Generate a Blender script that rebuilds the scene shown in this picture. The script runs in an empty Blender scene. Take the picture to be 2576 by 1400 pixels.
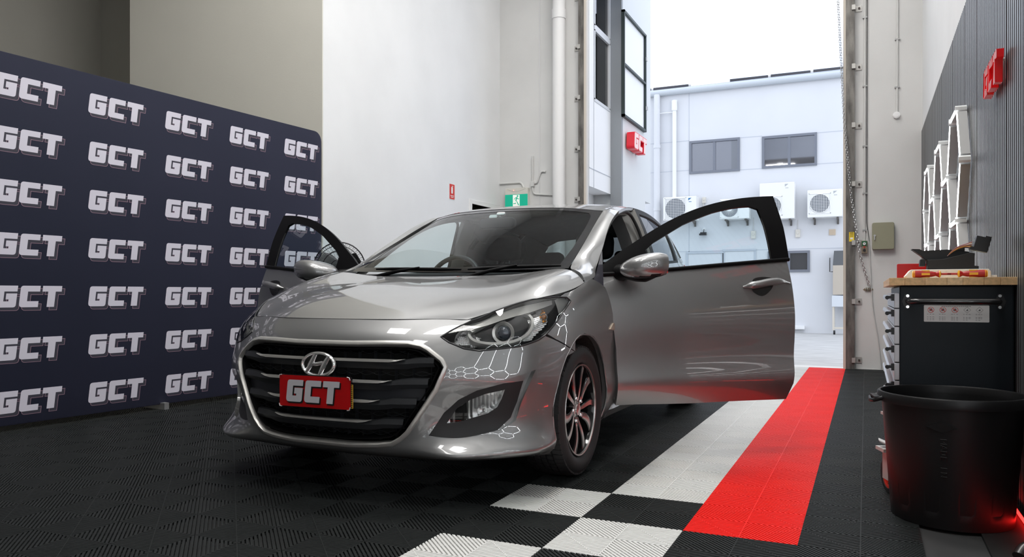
import bpy, math, random
import numpy as np
from mathutils import Vector, Matrix
from mathutils.geometry import delaunay_2d_cdt
random.seed(7)
D = bpy.data; SC = bpy.context.scene; COL = SC.collection
PI = math.pi

# ================================================================ camera, world, lights, exposure
cam = D.objects.new('camera', D.cameras.new('camera')); COL.objects.link(cam); SC.camera = cam
cam.location = (0, 0, .877)
YAW = math.atan2(890, 1931)
cam.rotation_euler = (PI / 2, 0, YAW)
cam.data.sensor_width = 36; cam.data.lens = 36 * 1931 / 2576
cam.data.shift_y = 39 / 2576
cam.data.clip_start = .02; cam.data.clip_end = 300
vs = SC.view_settings
vs.view_transform = 'Standard'; vs.look = 'None'; vs.exposure = .05; vs.gamma = 1; vs.use_curve_mapping = False
wd = D.worlds.new('world'); SC.world = wd; wd.use_nodes = True
nt = wd.node_tree; nt.nodes.clear()
tc = nt.nodes.new('ShaderNodeTexCoord'); nz = nt.nodes.new('ShaderNodeTexNoise'); nz.inputs['Scale'].default_value = 3.2; nz.inputs['Detail'].default_value = 6
cr = nt.nodes.new('ShaderNodeValToRGB'); cr.color_ramp.elements[0].position = .38; cr.color_ramp.elements[0].color = (.60, .71, .95, 1)
cr.color_ramp.elements[1].position = .6; cr.color_ramp.elements[1].color = (.96, .97, .98, 1)
bg = nt.nodes.new('ShaderNodeBackground'); bg.inputs[1].default_value = 2.1; wo = nt.nodes.new('ShaderNodeOutputWorld')
nt.links.new(tc.outputs['Generated'], nz.inputs[0]); nt.links.new(nz.outputs[0], cr.inputs[0]); nt.links.new(cr.outputs[0], bg.inputs[0]); nt.links.new(bg.outputs[0], wo.inputs[0])

def area(name, loc, rot, sx, sy, power, color=(1, 1, 1)):
    l = D.lights.new(name, 'AREA'); l.shape = 'RECTANGLE'; l.size = sx; l.size_y = sy; l.energy = power; l.color = color
    o = D.objects.new(name, l); COL.objects.link(o); o.location = loc; o.rotation_euler = rot; return o
CEIL = 6.6
LAMPS = [(-3.4, 1.2, 50), (-3.4, 4.2, 110), (-1.0, -1.5, 40), (-1.0, 1.6, 70), (-1.0, 4.8, 115), (-1.6, 7.8, 72)]   # ceiling battens
HEXGLOW = 15.0
FLOORGLOW = 9.0

# ================================================================ helpers
def mat(name, col, rough=.5, metal=0., coat=0., coat_r=.03, emit=None, es=0., spec=.5, bump=None, noise=None, trans=0.):
    m = D.materials.get(name)
    if m: return m
    m = D.materials.new(name); m.use_nodes = True; n = m.node_tree; b = n.nodes['Principled BSDF']
    b.inputs['Base Color'].default_value = (*col, 1); b.inputs['Roughness'].default_value = rough; b.inputs['Metallic'].default_value = metal
    b.inputs['Specular IOR Level'].default_value = spec
    if coat: b.inputs['Coat Weight'].default_value = coat; b.inputs['Coat Roughness'].default_value = coat_r
    if trans: b.inputs['Transmission Weight'].default_value = trans
    if emit: b.inputs['Emission Color'].default_value = (*emit, 1); b.inputs['Emission Strength'].default_value = es
    t = n.nodes.new('ShaderNodeTexCoord')
    if noise:   # (scale, second colour, stretch)
        nz = n.nodes.new('ShaderNodeTexNoise'); nz.inputs['Scale'].default_value = noise[0]; nz.inputs['Detail'].default_value = 5
        mp = n.nodes.new('ShaderNodeMapping'); mp.inputs['Scale'].default_value = noise[2] if len(noise) > 2 else (1, 1, 1)
        mx = n.nodes.new('ShaderNodeMix'); mx.data_type = 'RGBA'; mx.inputs[6].default_value = (*col, 1); mx.inputs[7].default_value = (*noise[1], 1)
        rr = n.nodes.new('ShaderNodeMapRange'); rr.inputs[1].default_value = .35; rr.inputs[2].default_value = .68
        n.links.new(t.outputs['Object'], mp.inputs[0]); n.links.new(mp.outputs[0], nz.inputs[0]); n.links.new(nz.outputs[0], rr.inputs[0]); n.links.new(rr.outputs[0], mx.inputs[0]); n.links.new(mx.outputs[2], b.inputs['Base Color'])
    if bump:    # (scale, strength)
        nb = n.nodes.new('ShaderNodeTexNoise'); nb.inputs['Scale'].default_value = bump[0]; nb.inputs['Detail'].default_value = 3
        bp = n.nodes.new('ShaderNodeBump'); bp.inputs['Strength'].default_value = bump[1]; bp.inputs['Distance'].default_value = .01
        n.links.new(t.outputs['Object'], nb.inputs[0]); n.links.new(nb.outputs[0], bp.inputs['Height']); n.links.new(bp.outputs[0], b.inputs['Normal'])
    return m
def glass(name, tint, rough=.0, k=1.0):
    """thin pane: fresnel mirror over a tinted see-through sheet"""
    m = D.materials.new(name); m.use_nodes = True; n = m.node_tree; n.nodes.clear()
    o = n.nodes.new('ShaderNodeOutputMaterial'); mx = n.nodes.new('ShaderNodeMixShader'); tr = n.nodes.new('ShaderNodeBsdfTransparent'); gl = n.nodes.new('ShaderNodeBsdfGlossy')
    tr.inputs[0].default_value = (*tint, 1); gl.inputs['Roughness'].default_value = rough; gl.inputs[0].default_value = (k, k, k, 1)
    f = n.nodes.new('ShaderNodeFresnel'); f.inputs[0].default_value = 1.52
    n.links.new(f.outputs[0], mx.inputs[0]); n.links.new(tr.outputs[0], mx.inputs[1]); n.links.new(gl.outputs[0], mx.inputs[2]); n.links.new(mx.outputs[0], o.inputs[0])
    return m
def emis(name, col, s): return mat(name, (.8, .8, .8), emit=col, es=s)

def put(o, parent=None, label=None, cat=None, group=None, kind=None):
    COL.objects.link(o)
    if parent is not None: o.parent = parent
    if label: o['label'] = label
    if cat: o['category'] = cat
    if group: o['group'] = group
    if kind: o['kind'] = kind
    return o
def thing(name, loc, label, cat, group=None, rz=0):
    o = D.objects.new(name, None); o.empty_display_size = .1; o.location = loc; o.rotation_euler = (0, 0, rz)
    return put(o, None, label, cat, group)
def copy_tree(o, parent=None):
    c = o.copy(); COL.objects.link(c); c.parent = parent
    for k in [x for x in list(D.objects) if x.parent == o]: copy_tree(k, c)
    return c

class MB:
    def __init__(s): s.v = []; s.f = []; s.m = []; s.M = None; s.mi = 0
    def _add(s, vs, fs, mi=None):
        b = len(s.v)
        for p in vs:
            p = Vector(p)
            if s.M: p = s.M @ p
            s.v.append(tuple(p))
        for f in fs: s.f.append(tuple(b + i for i in f)); s.m.append(s.mi if mi is None else mi)
        return s
    def box(s, x0, x1, y0, y1, z0, z1, mi=None):
        return s._add([(x0,y0,z0),(x1,y0,z0),(x1,y1,z0),(x0,y1,z0),(x0,y0,z1),(x1,y0,z1),(x1,y1,z1),(x0,y1,z1)],
                      [(0,3,2,1),(4,5,6,7),(0,1,5,4),(1,2,6,5),(2,3,7,6),(3,0,4,7)], mi)
    def tube(s, pts, r, n=10, closed=False, mi=None, cap=True):
        pts = [Vector(p) for p in pts]; L = len(pts); rs = r if isinstance(r, (list, tuple)) else [r] * L
        vs = []; up = None
        for i, p in enumerate(pts):
            a = pts[(i - 1) % L] if (closed or i > 0) else p; b = pts[(i + 1) % L] if (closed or i < L - 1) else p
            d = (b - a)
            d = d.normalized() if d.length > 1e-9 else Vector((0, 0, 1))
            if up is None: up = Vector((0, 0, 1)) if abs(d.z) < .9 else Vector((1, 0, 0))
            x = up - d * up.dot(d); x = x.normalized() if x.length > 1e-6 else d.orthogonal().normalized(); up = x; y = d.cross(x)
            for k in range(n):
                t = 2 * PI * k / n; vs.append(p + (x * math.cos(t) + y * math.sin(t)) * rs[i])
        fs = []
        for i in range(L if closed else L - 1):
            j = (i + 1) % L
            for k in range(n): fs.append((i*n+k, i*n+(k+1)%n, j*n+(k+1)%n, j*n+k))
        if cap and not closed: fs.append(tuple(range(n))[::-1]); fs.append(tuple((L-1)*n + k for k in range(n)))
        return s._add(vs, fs, mi)
    def cyl(s, a, b, r, n=16, mi=None): return s.tube([a, b], r, n, mi=mi)
    def lathe(s, prof, n=32, axis='z', o=(0,0,0), mi=None, a0=0, a1=2*PI):
        full = abs(a1 - a0 - 2*PI) < 1e-6; vs = []; m = n if full else n + 1
        for k in range(m):
            t = a0 + (a1 - a0) * k / n; c, q = math.cos(t), math.sin(t)
            for r, h in prof:
                p = {'z': (r*c, r*q, h), 'y': (r*c, h, r*q), 'x': (h, r*c, r*q)}[axis]; vs.append((p[0]+o[0], p[1]+o[1], p[2]+o[2]))
        L = len(prof); fs = []
        for k in range(n):
            j = (k + 1) % m
            for i in range(L - 1): fs.append((k*L+i, j*L+i, j*L+i+1, k*L+i+1))
        return s._add(vs, fs, mi)
    def prism(s, poly, z0, z1, mi=None, holes=()):
        """2-D outline (x,y) extruded z0..z1 in the current frame M"""
        tris, P = tri2d(poly, holes)
        n = len(P); vs = [(x, y, z1) for x, y in P] + [(x, y, z0) for x, y in P]
        fs = [t for t in tris] + [tuple(n + i for i in t[::-1]) for t in tris]; s._add(vs, fs, mi)
        for lp in [poly] + list(holes):
            k = len(lp); s._add([(x, y, z0) for x, y in lp] + [(x, y, z1) for x, y in lp], [(i, (i+1)%k, k+(i+1)%k, k+i) for i in range(k)], mi)
        return s
    def flat(s, poly, z, mi=None, holes=()):
        tris, P = tri2d(poly, holes); return s._add([(x, y, z) for x, y in P], tris, mi)
    def build(s, name, mats, parent=None, smooth=None, bevel=0, **kw):
        me = D.meshes.new(name); me.from_pydata(s.v, [], s.f)
        for m in (mats if isinstance(mats, (list, tuple)) else [mats]): me.materials.append(m)
        me.polygons.foreach_set('material_index', s.m)
        o = D.objects.new(name, me); put(o, parent, **kw)
        if bevel:
            import bmesh
            b = bmesh.new(); b.from_mesh(me); bmesh.ops.remove_doubles(b, verts=b.verts, dist=1e-5)
            es = [e for e in b.edges if e.is_manifold and e.calc_face_angle(0) > .6]
            bmesh.ops.bevel(b, geom=es, offset=bevel, segments=2, profile=.6, affect='EDGES'); b.to_mesh(me); b.free()
        if smooth is not None:
            me.polygons.foreach_set('use_smooth', [True] * len(me.polygons)); me.set_sharp_from_angle(angle=math.radians(smooth))
        return o
def tri2d(poly, holes=()):
    vs = []; es = []
    for lp in [poly] + list(holes):
        b = len(vs); vs += [Vector((x, y)) for x, y in lp]; k = len(lp); es += [(b+i, b+(i+1)%k) for i in range(k)]
    V, E, F, *_ = delaunay_2d_cdt(vs, es, [], 0, 1e-7)
    if not F: return [], []
    V = [(v.x, v.y) for v in V]
    c = np.array([[sum(V[i][0] for i in f) / 3, sum(V[i][1] for i in f) / 3] for f in F])
    ok = inside(c, poly)
    for h in holes: ok &= ~inside(c, h)
    out = []
    for f, k in zip(F, ok):
        if k:
            a, b, d = (V[i] for i in f); ar = (b[0]-a[0])*(d[1]-a[1]) - (b[1]-a[1])*(d[0]-a[0])
            if abs(ar) > 1e-12: out.append(tuple(f) if ar > 0 else tuple(f)[::-1])
    return out, V
def inside(P, poly):
    P = np.asarray(P); poly = np.asarray(poly, float); x, y = P[:, 0], P[:, 1]; r = np.zeros(len(P), bool)
    a = poly; b = np.roll(poly, -1, 0)
    for (x0, y0), (x1, y1) in zip(a, b):
        if y0 == y1: continue
        m = ((y0 > y) != (y1 > y)); r ^= m & (x < (x1 - x0) * (y - y0) / (y1 - y0) + x0)
    return r
def rrect(w, h, r, n=4, cx=0, cy=0):
    out = []
    for sx, sy, a in ((1,1,0),(-1,1,90),(-1,-1,180),(1,-1,270)):
        for k in range(n + 1):
            t = math.radians(a + 90 * k / n); out.append((cx + sx*(w/2-r) + r*math.cos(t), cy + sy*(h/2-r) + r*math.sin(t)))
    return out
def frame(o, x, y): # matrix whose local x,y axes are x,y
    x = Vector(x).normalized(); y = Vector(y).normalized(); z = x.cross(y); M = Matrix((x, y, z)).transposed().to_4x4(); M.translation = Vector(o); return M

# block lettering used on the banner, the number plate and the outside sign; unit cap height
def corner(p, q, c, n=4): return [((1-t)**2*p[0]+2*t*(1-t)*c[0]+t*t*q[0], (1-t)**2*p[1]+2*t*(1-t)*c[1]+t*t*q[1]) for t in [k/n for k in range(n+1)]]
GL = corner((0,.86),(.13,1),(0,1)) + [(.90,1),(.90,.73),(.34,.73),(.34,.28),(.56,.28),(.56,.37),(.43,.37),(.43,.64),(.90,.64)] + corner((.90,.13),(.77,0),(.90,0)) + corner((.17,0),(0,.17),(0,0))
CL = corner((0,.86),(.13,1),(0,1)) + [(.88,1),(.88,.73),(.34,.73),(.34,.28),(.86,.28),(.86,0)] + corner((.17,0),(0,.17),(0,0))
TL = [(0,1),(.90,1),(.90,.73),(.62,.73),(.62,0),(.27,0),(.27,.73),(0,.73)]
WORD = [(GL, 0), (CL, 1.03), (TL, 2.02)]
def word(k, x0, y0, skew=.12, grow=0.):
    out = []
    for g, dx in WORD:
        p = [(x + dx + skew * y, y) for x, y in g]
        if grow: p = offset2d(p, grow)
        out.append([(x0 + x * k, y0 + y * k) for x, y in p])
    return out
def offset2d(p, d):
    p = [np.array(a, float) for a in p]; n = len(p); ar = sum(p[i][0]*p[(i+1)%n][1]-p[(i+1)%n][0]*p[i][1] for i in range(n)); sg = 1 if ar > 0 else -1; out = []
    for i in range(n):
        a, b, c = p[i-1], p[i], p[(i+1)%n]; e1 = b-a; e2 = c-b; n1 = np.array([e1[1],-e1[0]])*sg/(np.linalg.norm(e1)+1e-12); n2 = np.array([e2[1],-e2[0]])*sg/(np.linalg.norm(e2)+1e-12)
        m = n1+n2; q = m@m
        out.append(tuple(b + m * (2*d/max(q, .8))))
    return out
WORDW = 2.92 + .12

# shared materials
M_WALL = mat('painted wall white', (.77,.78,.785), .75, bump=(60,.04), noise=(1.3,(.72,.73,.735)))
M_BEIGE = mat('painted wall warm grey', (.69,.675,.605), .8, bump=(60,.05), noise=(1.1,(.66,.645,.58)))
M_CEIL = mat('ceiling foil', (.66,.665,.66), .6, noise=(6,(.57,.575,.575)))
M_BLACK = mat('black plastic', (.012,.013,.015), .42)
M_RUBBER = mat('black rubber', (.014,.014,.015), .62, bump=(200,.05))
M_CHROME = mat('chrome', (.82,.82,.83), .07, 1)
M_STEEL = mat('brushed steel', (.5,.5,.5), .32, 1)
M_WHITE = mat('white paint', (.80,.80,.80), .45)
# ================================================================ the building shell
def struct(name, mb, mats, parent=None, **k): return mb.build(name, mats, parent, kind='structure' if parent is None else None, **k)
XR = .585; YF = 9.87; XL = -4.74; YB = -6.5; XFAR = -9.2
struct('floor', MB().box(XFAR, XR, YB, 9.93, -.15, -.013), mat('dark concrete', (.02,.021,.022), .8, noise=(3,(.03,.03,.03))))
struct('ceiling', MB().box(XFAR-.2, XR+.3, YB-.2, YF+.3, CEIL, CEIL+.15), M_CEIL)
struct('wall_right', MB().box(XR, XR+.2, YB, YF+.2, -.1, CEIL), M_WALL)
struct('wall_back', MB().box(XFAR, XR, YB-.2, YB, -.1, CEIL), mat('grey wall behind', (.36,.36,.355), .8, noise=(1,(.33,.33,.325))))
# left wall: white block with a doorway in its far end, warm grey faces beyond the corner
w = MB().box(XL-.18, XL, 5.945, 8.991, -.05, CEIL); w.box(XL-.18, XL, 8.991, 9.83, 2.07, CEIL); w.box(XL-.18, XL, 9.83, YF, -.05, CEIL)
struct('wall_left', w, M_WALL)
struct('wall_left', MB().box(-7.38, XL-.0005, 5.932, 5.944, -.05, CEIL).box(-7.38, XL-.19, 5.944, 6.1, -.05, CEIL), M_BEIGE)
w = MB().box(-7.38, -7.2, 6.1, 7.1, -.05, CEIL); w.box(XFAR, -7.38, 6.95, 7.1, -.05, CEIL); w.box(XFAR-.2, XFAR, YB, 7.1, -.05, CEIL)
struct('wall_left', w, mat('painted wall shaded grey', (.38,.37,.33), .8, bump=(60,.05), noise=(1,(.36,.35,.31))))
struct('floor', MB().box(-7.2, XL-.18, 6.1, 9.9, -.12, -.012), mat('side room floor', (.1,.1,.1), .6))
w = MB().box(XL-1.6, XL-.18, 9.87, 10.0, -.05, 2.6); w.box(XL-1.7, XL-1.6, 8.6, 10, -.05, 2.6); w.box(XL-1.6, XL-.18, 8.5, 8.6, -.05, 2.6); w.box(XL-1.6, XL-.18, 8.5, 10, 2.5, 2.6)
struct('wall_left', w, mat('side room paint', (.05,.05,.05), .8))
# doorway trim and a door leaf standing ajar in the side room
tm = MB()
tm.box(XL-.19, XL+.018, 8.93, 8.991, 0, 2.125); tm.box(XL-.19, XL+.018, 8.991, 9.83, 2.07, 2.125); tm.box(XL-.19, XL+.018, 9.83, 9.868, 0, 2.125)
struct('trim_1', tm, M_WHITE, bevel=.004)
dr = struct('door_1', MB().box(XL-1.0, XL-.19, 9.79, 9.83, .01, 2.05), mat('door leaf paint', (.55,.55,.54), .5), bevel=.003)
MB().cyl((XL-.93, 9.79, 1.0), (XL-.93, 9.73, 1.0), .012).cyl((XL-.93, 9.735, 1.0), (XL-.82, 9.735, 1.0), .009).build('door_handle', M_STEEL, dr, smooth=40)
# front wall round the roller door opening
XO0, XO1 = -3.478, -.165
ZO = 5.4
M_WALLF = mat('painted front wall', (.655,.655,.645), .75, bump=(60,.05), noise=(1.6,(.61,.61,.60)))
struct('wall_front', MB().box(XL, XO0, YF, YF+.2, -.05, CEIL), M_WALLF)
struct('wall_front', MB().box(XO1, XR, YF, YF+.2, -.05, CEIL), M_WALLF)
struct('wall_front', MB().box(XO0, XO1, YF, YF+.2, ZO, CEIL), M_WALL)
# vertical joints of the precast wall left of the opening
struct('trim_2', MB().box(-4.135, -4.118, YF-.006, YF, 0, CEIL), mat('joint sealant', (.62,.62,.62), .7))
M_ANG = mat('worn galvanised angle', (.20,.19,.175), .5, .55, noise=(14,(.075,.07,.065),(1,1,.25)), bump=(30,.15))
M_EDGE = mat('pale timber edge', (.58,.53,.46), .7)
def jamb(xa, xb, edge, lab):
    t = thing('door_track', ((xa+xb)/2, YF, 0), lab, 'door track')
    t_ = MB(); t_.M = Matrix.Translation((-(xa+xb)/2, -YF, 0))
    t_.box(xa, xb, YF-.07, YF-.062, 0, ZO); t_.box(xa if edge < 0 else xb-.008, xa+.008 if edge < 0 else xb, YF-.062, YF, 0, ZO)
    t_.build('steel_angle', M_ANG, t)
    e = MB(); e.M = t_.M; x = xb if edge < 0 else xa
    e.box(min(x, x-.028*edge), max(x, x-.028*edge), YF-.075, YF+.0, 0, ZO).build('edge_board', M_EDGE, t)
    for k in range(8):
        z = .105 + .685 * k; s = -1 if edge < 0 else 1
        b = MB(); b.M = t_.M; x0 = xa if edge < 0 else xb
        b.box(min(x0, x0+s*.075), max(x0, x0+s*.075), YF-.012, YF, z-.035, z+.035)
        b.box(min(x0-s*.03, x0+s*.008), max(x0-s*.03, x0+s*.008), YF-.095, YF-.002, z-.028, z+.028)
        b.cyl((x0+s*.048, YF-.012, z), (x0+s*.048, YF-.03, z), .012, 8, mi=1)
        b.build('bracket', [mat('zinc bracket', (.45,.44,.42), .45, .5), mat('rusty bolt', (.06,.05,.045), .5, .5)], t)
    return t
jamb(-3.53, -3.45, -1, 'worn dark steel roller door track left of the opening')
jt = jamb(-.213, -.118, 1, 'worn dark steel roller door track right of the opening, with yellow sticker')
s = MB(); s.M = Matrix.Translation((.1655, -YF, 0)); s.box(-.178, -.122, YF-.0725, YF-.0705, 1.49, 1.60); s.box(-.165, -.135, YF-.0735, YF-.0724, 1.515, 1.535, 1); s.box(-.170, -.130, YF-.0735, YF-.0724, 1.585, 1.594, 2)
for k in range(3): s.box(-.17, -.13, YF-.0735, YF-.0724, 1.548+.011*k, 1.552+.011*k, 2)
s.build('sticker', [mat('yellow sticker', (.80,.60,.03), .5), M_WHITE, mat('sticker print', (.12,.09,.02), .5)], jt)

# slatted dark wall panels along the right wall
M_SLAT = mat('charcoal slat panel', (.17,.185,.19), .36, .3)
M_SLATB = mat('slat backing felt', (.022,.010,.012), .9)
ZT = 2.72
ys = [9.86] + [9.06 - k*1.0 for k in range(0, 14)]
ys = [9.86, 9.3, 8.3, 7.3, 6.4, 5.66, 5.066, 4.06, 3.06, 2.06, 1.06, .06, -.94, -1.94, -2.94, -3.94, -4.94]
for i in range(len(ys) - 1):
    y1, y0 = ys[i], ys[i+1]
    p = struct('trim_%d' % (3 + i), MB().box(XR-.006, XR-.0005, y0+.004, y1-.004, 0, ZT), M_SLATB)
    n = int((y1 - y0 - .01) / .048); m = MB(); pt = (y1 - y0 - .012) / n
    for k in range(n):
        a = y0 + .006 + k * pt
        b_ = [(XR-.006,a,0),(XR-.0125,a+.001,0),(XR-.0125,a+pt-.016,0),(XR-.006,a+pt-.015,0),(XR-.006,a,ZT),(XR-.0125,a+.001,ZT),(XR-.0125,a+pt-.016,ZT),(XR-.006,a+pt-.015,ZT)]
        m._add(b_, [(1,2,6,5),(4,5,6,7)], 0); m._add(b_, [(0,1,5,4),(2,3,7,6)], 1)
    m.build('slat', [M_SLAT, M_SLATB], p, kind='stuff')
# honeycomb light tubes on the slat wall
M_TUBE = emis('led tube glow', (.93,.97,1.0), HEXGLOW); M_TB = mat('led tube body', (.42,.42,.42), .4); M_JOIN = mat('clear tube joint', (.78,.80,.80), .15, spec=.8)
def honeycomb(name, lab, centers, s=.40, x=XR-.021):
    t = thing(name, (x, centers[0][0], 0), lab, 'wall light')
    seg = set(); nodes = set()
    for cy, cz in centers:
        V = [(round(cy + s*math.cos(PI/3*k), 2), round(cz + s*math.sin(PI/3*k), 2)) for k in range(6)]
        for k in range(6):
            a, b = V[k], V[(k+1) % 6]; seg.add((min(a, b), max(a, b))); nodes.add(a)
    q = lambda a: Vector((0, a[0]-centers[0][0], a[1]))
    for a, b in sorted(seg):
        A, B = q(a), q(b); d = (B-A).normalized(); A = A + d*.03; B = B - d*.03; n = Vector((1,0,0)).cross(d).normalized()
        L = (B-A).length; M = Matrix((d, n, d.cross(n))).transposed().to_4x4(); M.translation = A
        sg = -1 if (d.cross(n)).x > 0 else 1
        m = MB(); m.M = M; m.box(0, L, -.012, .012, *sorted((0, sg*.052)), mi=0); m.box(.002, L-.002, -.0125, .0125, *sorted((sg*.052, sg*.056)), mi=1)
        m.build('light_tube', [M_TB, M_TUBE], t)
    m = MB()
    for a in sorted(nodes):
        p = q(a); m.cyl(p, p + Vector((-.062, 0, 0)), .021, 6)
    m.build('tube_joint', M_JOIN, t, kind='stuff')
    return t
dz = .3464
honeycomb('honeycomb_light', 'white honeycomb tube light on the slatted wall behind the workbench', [(5.67,1.675),(6.27,1.675-dz),(6.87,1.675),(7.47,1.675-dz),(8.07,1.675),(5.67,1.675-2*dz),(6.87,1.675-2*dz),(8.07,1.675-2*dz)])
honeycomb('honeycomb_light', 'honeycomb tube light on the slatted wall beside the car nose, outside the frame', [(2.62-.6*k, 1.30 + (0 if k % 2 else dz) - 2*dz*j) for k in range(11) for j in range(2)], x=XR-.021)
# red lettering standing off the slat wall
m = MB(); M_RED = mat('red acrylic', (.85,.01,.015), .12, coat=.5, emit=(1,.02,.02), es=.08)
sg = thing('wall_sign', (XR-.02, 4.20, 1.90), 'red acrylic lettering mounted high on the slatted wall', 'sign')
k = .135
for g, nm in zip(word(k, -.205, -.07), 'GCT'):
    m = MB(); m.M = frame((0,0,0), (0,-1,0), (0,0,1)); m.prism(g, .010, .038); m.build('letter', M_RED, sg, bevel=.002)
m = MB()
for yy in (-.15, 0, .15):
    m.cyl((0, yy, .03), (-.014, yy, .03), .008, 8)
m.build('spacer', M_STEEL, sg)
# red light strip at the foot of the slat wall
t = thing('light_strip', (XR-.03, 3.0, 0), 'red glowing strip light along the foot of the slatted wall', 'strip light')
MB().box(-.006, .008, -4.4, 1.32, .004, .022).build('strip_channel', M_BLACK, t)
MB().box(-.010, -.006, -4.4, 1.32, .006, .020).build('light_tape', emis('red led', (1,.012,.01), FLOORGLOW), t)

# ceiling battens (the lamps themselves)
for i, (x, y, p) in enumerate(LAMPS):
    t = thing('ceiling_light', (x, y, CEIL), 'linear ceiling light ' + ('over the near end of the backdrop','over the middle of the backdrop','above and behind the camera','above the car nose','above the open passenger door','nearest the roller door')[i], 'ceiling light', 'ceiling lights')
    MB().box(-.12, .12, -.65, .65, -.05, 0).build('housing', M_WHITE, t)
    MB().box(-.10, .10, -.62, .62, -.056, -.05).build('diffuser', emis('batten diffuser', (1,.97,.93), 14), t)
    area('ceiling_lamp', (x, y, CEIL-.07), (0, 0, 0), 1.2, 1.3, p, (1, .98, .955))

# ---------------------------------------------------------------- fixtures on the walls
def on_front(name, x, z, lab, cat, **k): return thing(name, (x, YF, z), lab, cat, **k)
M_CREAM = mat('aged cream plastic', (.66,.64,.58), .5)
t = on_front('exit_sign', -4.45, 2.23, 'green running man exit sign on the white wall by the roller door', 'exit sign')
m = MB(); m.M = frame((0,0,0),(1,0,0),(0,0,1)); m.prism(rrect(.35,.265,.012),0,.07); m.build('housing', M_CREAM, t, bevel=.003)
m = MB(); m.M = frame((0,-.0705,0),(1,0,0),(0,0,1)); m.prism(rrect(.345,.17,.004,2,0,-.042),0,.003)
gr = m.build('sign_face', mat('exit green', (.0,.30,.19), .4, emit=(0,.35,.22), es=.55), t)
m = MB(); m.M = frame((0,-.0742,0),(1,0,0),(0,0,1)); m.flat([(-.052,-.122),(.052,-.122),(.052,.036),(-.052,.036)],0)
gg = 1
m.mi = 1; m.flat([(.02+.013*math.cos(a*PI/6), .018+.013*math.sin(a*PI/6)) for a in range(12)], .0005)
for poly in ([(.002,.002),(.018,.006),(.004,-.045),(-.014,-.042)],[(.012,.004),(.030,-.018),(.046,-.016),(.046,-.024),(.026,-.028),(.006,-.008)],[(.0,.002),(-.022,-.006),(-.036,-.028),(-.029,-.032),(-.018,-.015),(.0,-.01)],
             [(-.012,-.040),(-.004,-.046),(-.012,-.078),(-.045,-.080),(-.045,-.090),(-.004,-.090)],[(-.004,-.040),(.006,-.044),(.034,-.086),(.042,-.112),(.030,-.114),(.020,-.090)]): m.flat(poly, .0005)
m.build('pictogram', [mat('exit white', (.8,.82,.76), .4, emit=(.9,.95,.85), es=.35), gr.data.materials[0]], gr)
m = MB(); m.M = frame((0,-.071,0),(1,0,0),(0,0,1)); m.tube([(-.14+.28*k/12, .118-.035*math.sin(PI*k/12), 0) for k in range(13)], .0015, 5); m.build('seam', mat('seam grey', (.35,.34,.3), .6), t)
MB().cyl((-.04,-.071,.10),(-.04,-.076,.10),.005,8).build('indicator_lamp', emis('red indicator', (1,.1,.05), 3), t)
M_COND = mat('painted conduit', (.60,.60,.585), .45)
def conduit(lab, pts, r=.012, name='conduit', cat='pipe', clips=(), mt=None, rr=None):
    p0 = Vector(pts[0]); t = thing(name, p0, lab, cat)
    sm = smooth_path([Vector(p)-p0 for p in pts], rr if rr else .05); MB().tube(sm, r, 10).build('pipe', mt or M_COND, t, smooth=40)
    for c in clips:
        a = Vector(c)-p0; MB().box(a.x-r*2.2, a.x+r*2.2, a.y-r*1.15, a.y+r, a.z-.008, a.z+.008).build('clip', mat('pipe clip', (.35,.35,.35), .4, .6), t)
    return t
def smooth_path(pts, r):
    out = [pts[0]]
    for i in range(1, len(pts)-1):
        a, b, c = pts[i-1], pts[i], pts[i+1]; r1 = min(r, (a-b).length*.45, (c-b).length*.45); p = b+(a-b).normalized()*r1; q = b+(c-b).normalized()*r1
        for k in range(6): t = k/5; out.append(p*(1-t)**2+b*2*t*(1-t)+q*t*t)
    return out+[pts[-1]]
yc = YF-.014
conduit('short white conduit running from the corner down into the exit sign', [(-4.73,yc,2.445),(-4.40,yc,2.445),(-4.36,yc,2.37)], .014)
conduit('white conduit drop above the junction, ending in an open bend', [(-4.225,yc,2.80),(-4.225,yc,2.42)], .012)
conduit('white conduit branch curling up to an open end right of the exit sign', [(-4.22,yc,2.42),(-4.16,yc,2.42),(-4.10,yc,2.58),(-4.03,yc,2.57)], .012, rr=.05)
conduit('white conduit running low from the junction to the downpipe', [(-4.225,yc,2.40),(-4.22,yc,2.27),(-3.92,yc,2.24)], .012, rr=.08)
t = on_front('junction_box', -4.225, 2.41, 'small white conduit junction right of the exit sign', 'junction box'); MB().box(-.025,.025,-.04,0,-.035,.035).build('box', M_COND, t, bevel=.004)
t = thing('downpipe', (-3.80, YF-.102, 0), 'thick white downpipe in front of the wall left of the opening', 'downpipe')
MB().cyl((0,0,0),(0,0,CEIL),.085,24).build('pipe', M_WHITE, t, smooth=40)
MB().cyl((0,0,4.62),(0,0,4.75),.095,24).build('collar', M_WHITE, t, smooth=40)
# fire extinguisher sign on the left wall
t = thing('fire_sign', (XL, 8.47, 2.165), 'small red fire extinguisher sign on the bright white wall', 'sign')
MB().box(0,.004,-.072,.072,-.10,.10).build('sign_plate', M_WHITE, t)
m = MB(); m.M = frame((.005,0,0),(0,1,0),(0,0,1)); m.flat(rrect(.13,.188,.006,2),0); m.mi = 1
m.flat(rrect(.042,.085,.014,3,-.002,.018),.0008); m.flat([(-.006,.06),(.006,.06),(.006,.075),(-.006,.075)],.0008); m.flat([(.002,.07),(.03,.075),(.03,.069),(.002,.064)],.0008)
for k in range(2): m.flat([(-.045+.01*k,-.055-.018*k),(.045-.01*k,-.055-.018*k),(.045-.01*k,-.047-.018*k),(-.045+.01*k,-.047-.018*k)],.0008)
m.build('print', [mat('sign red', (.62,.03,.02), .5), M_WHITE], t)
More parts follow.
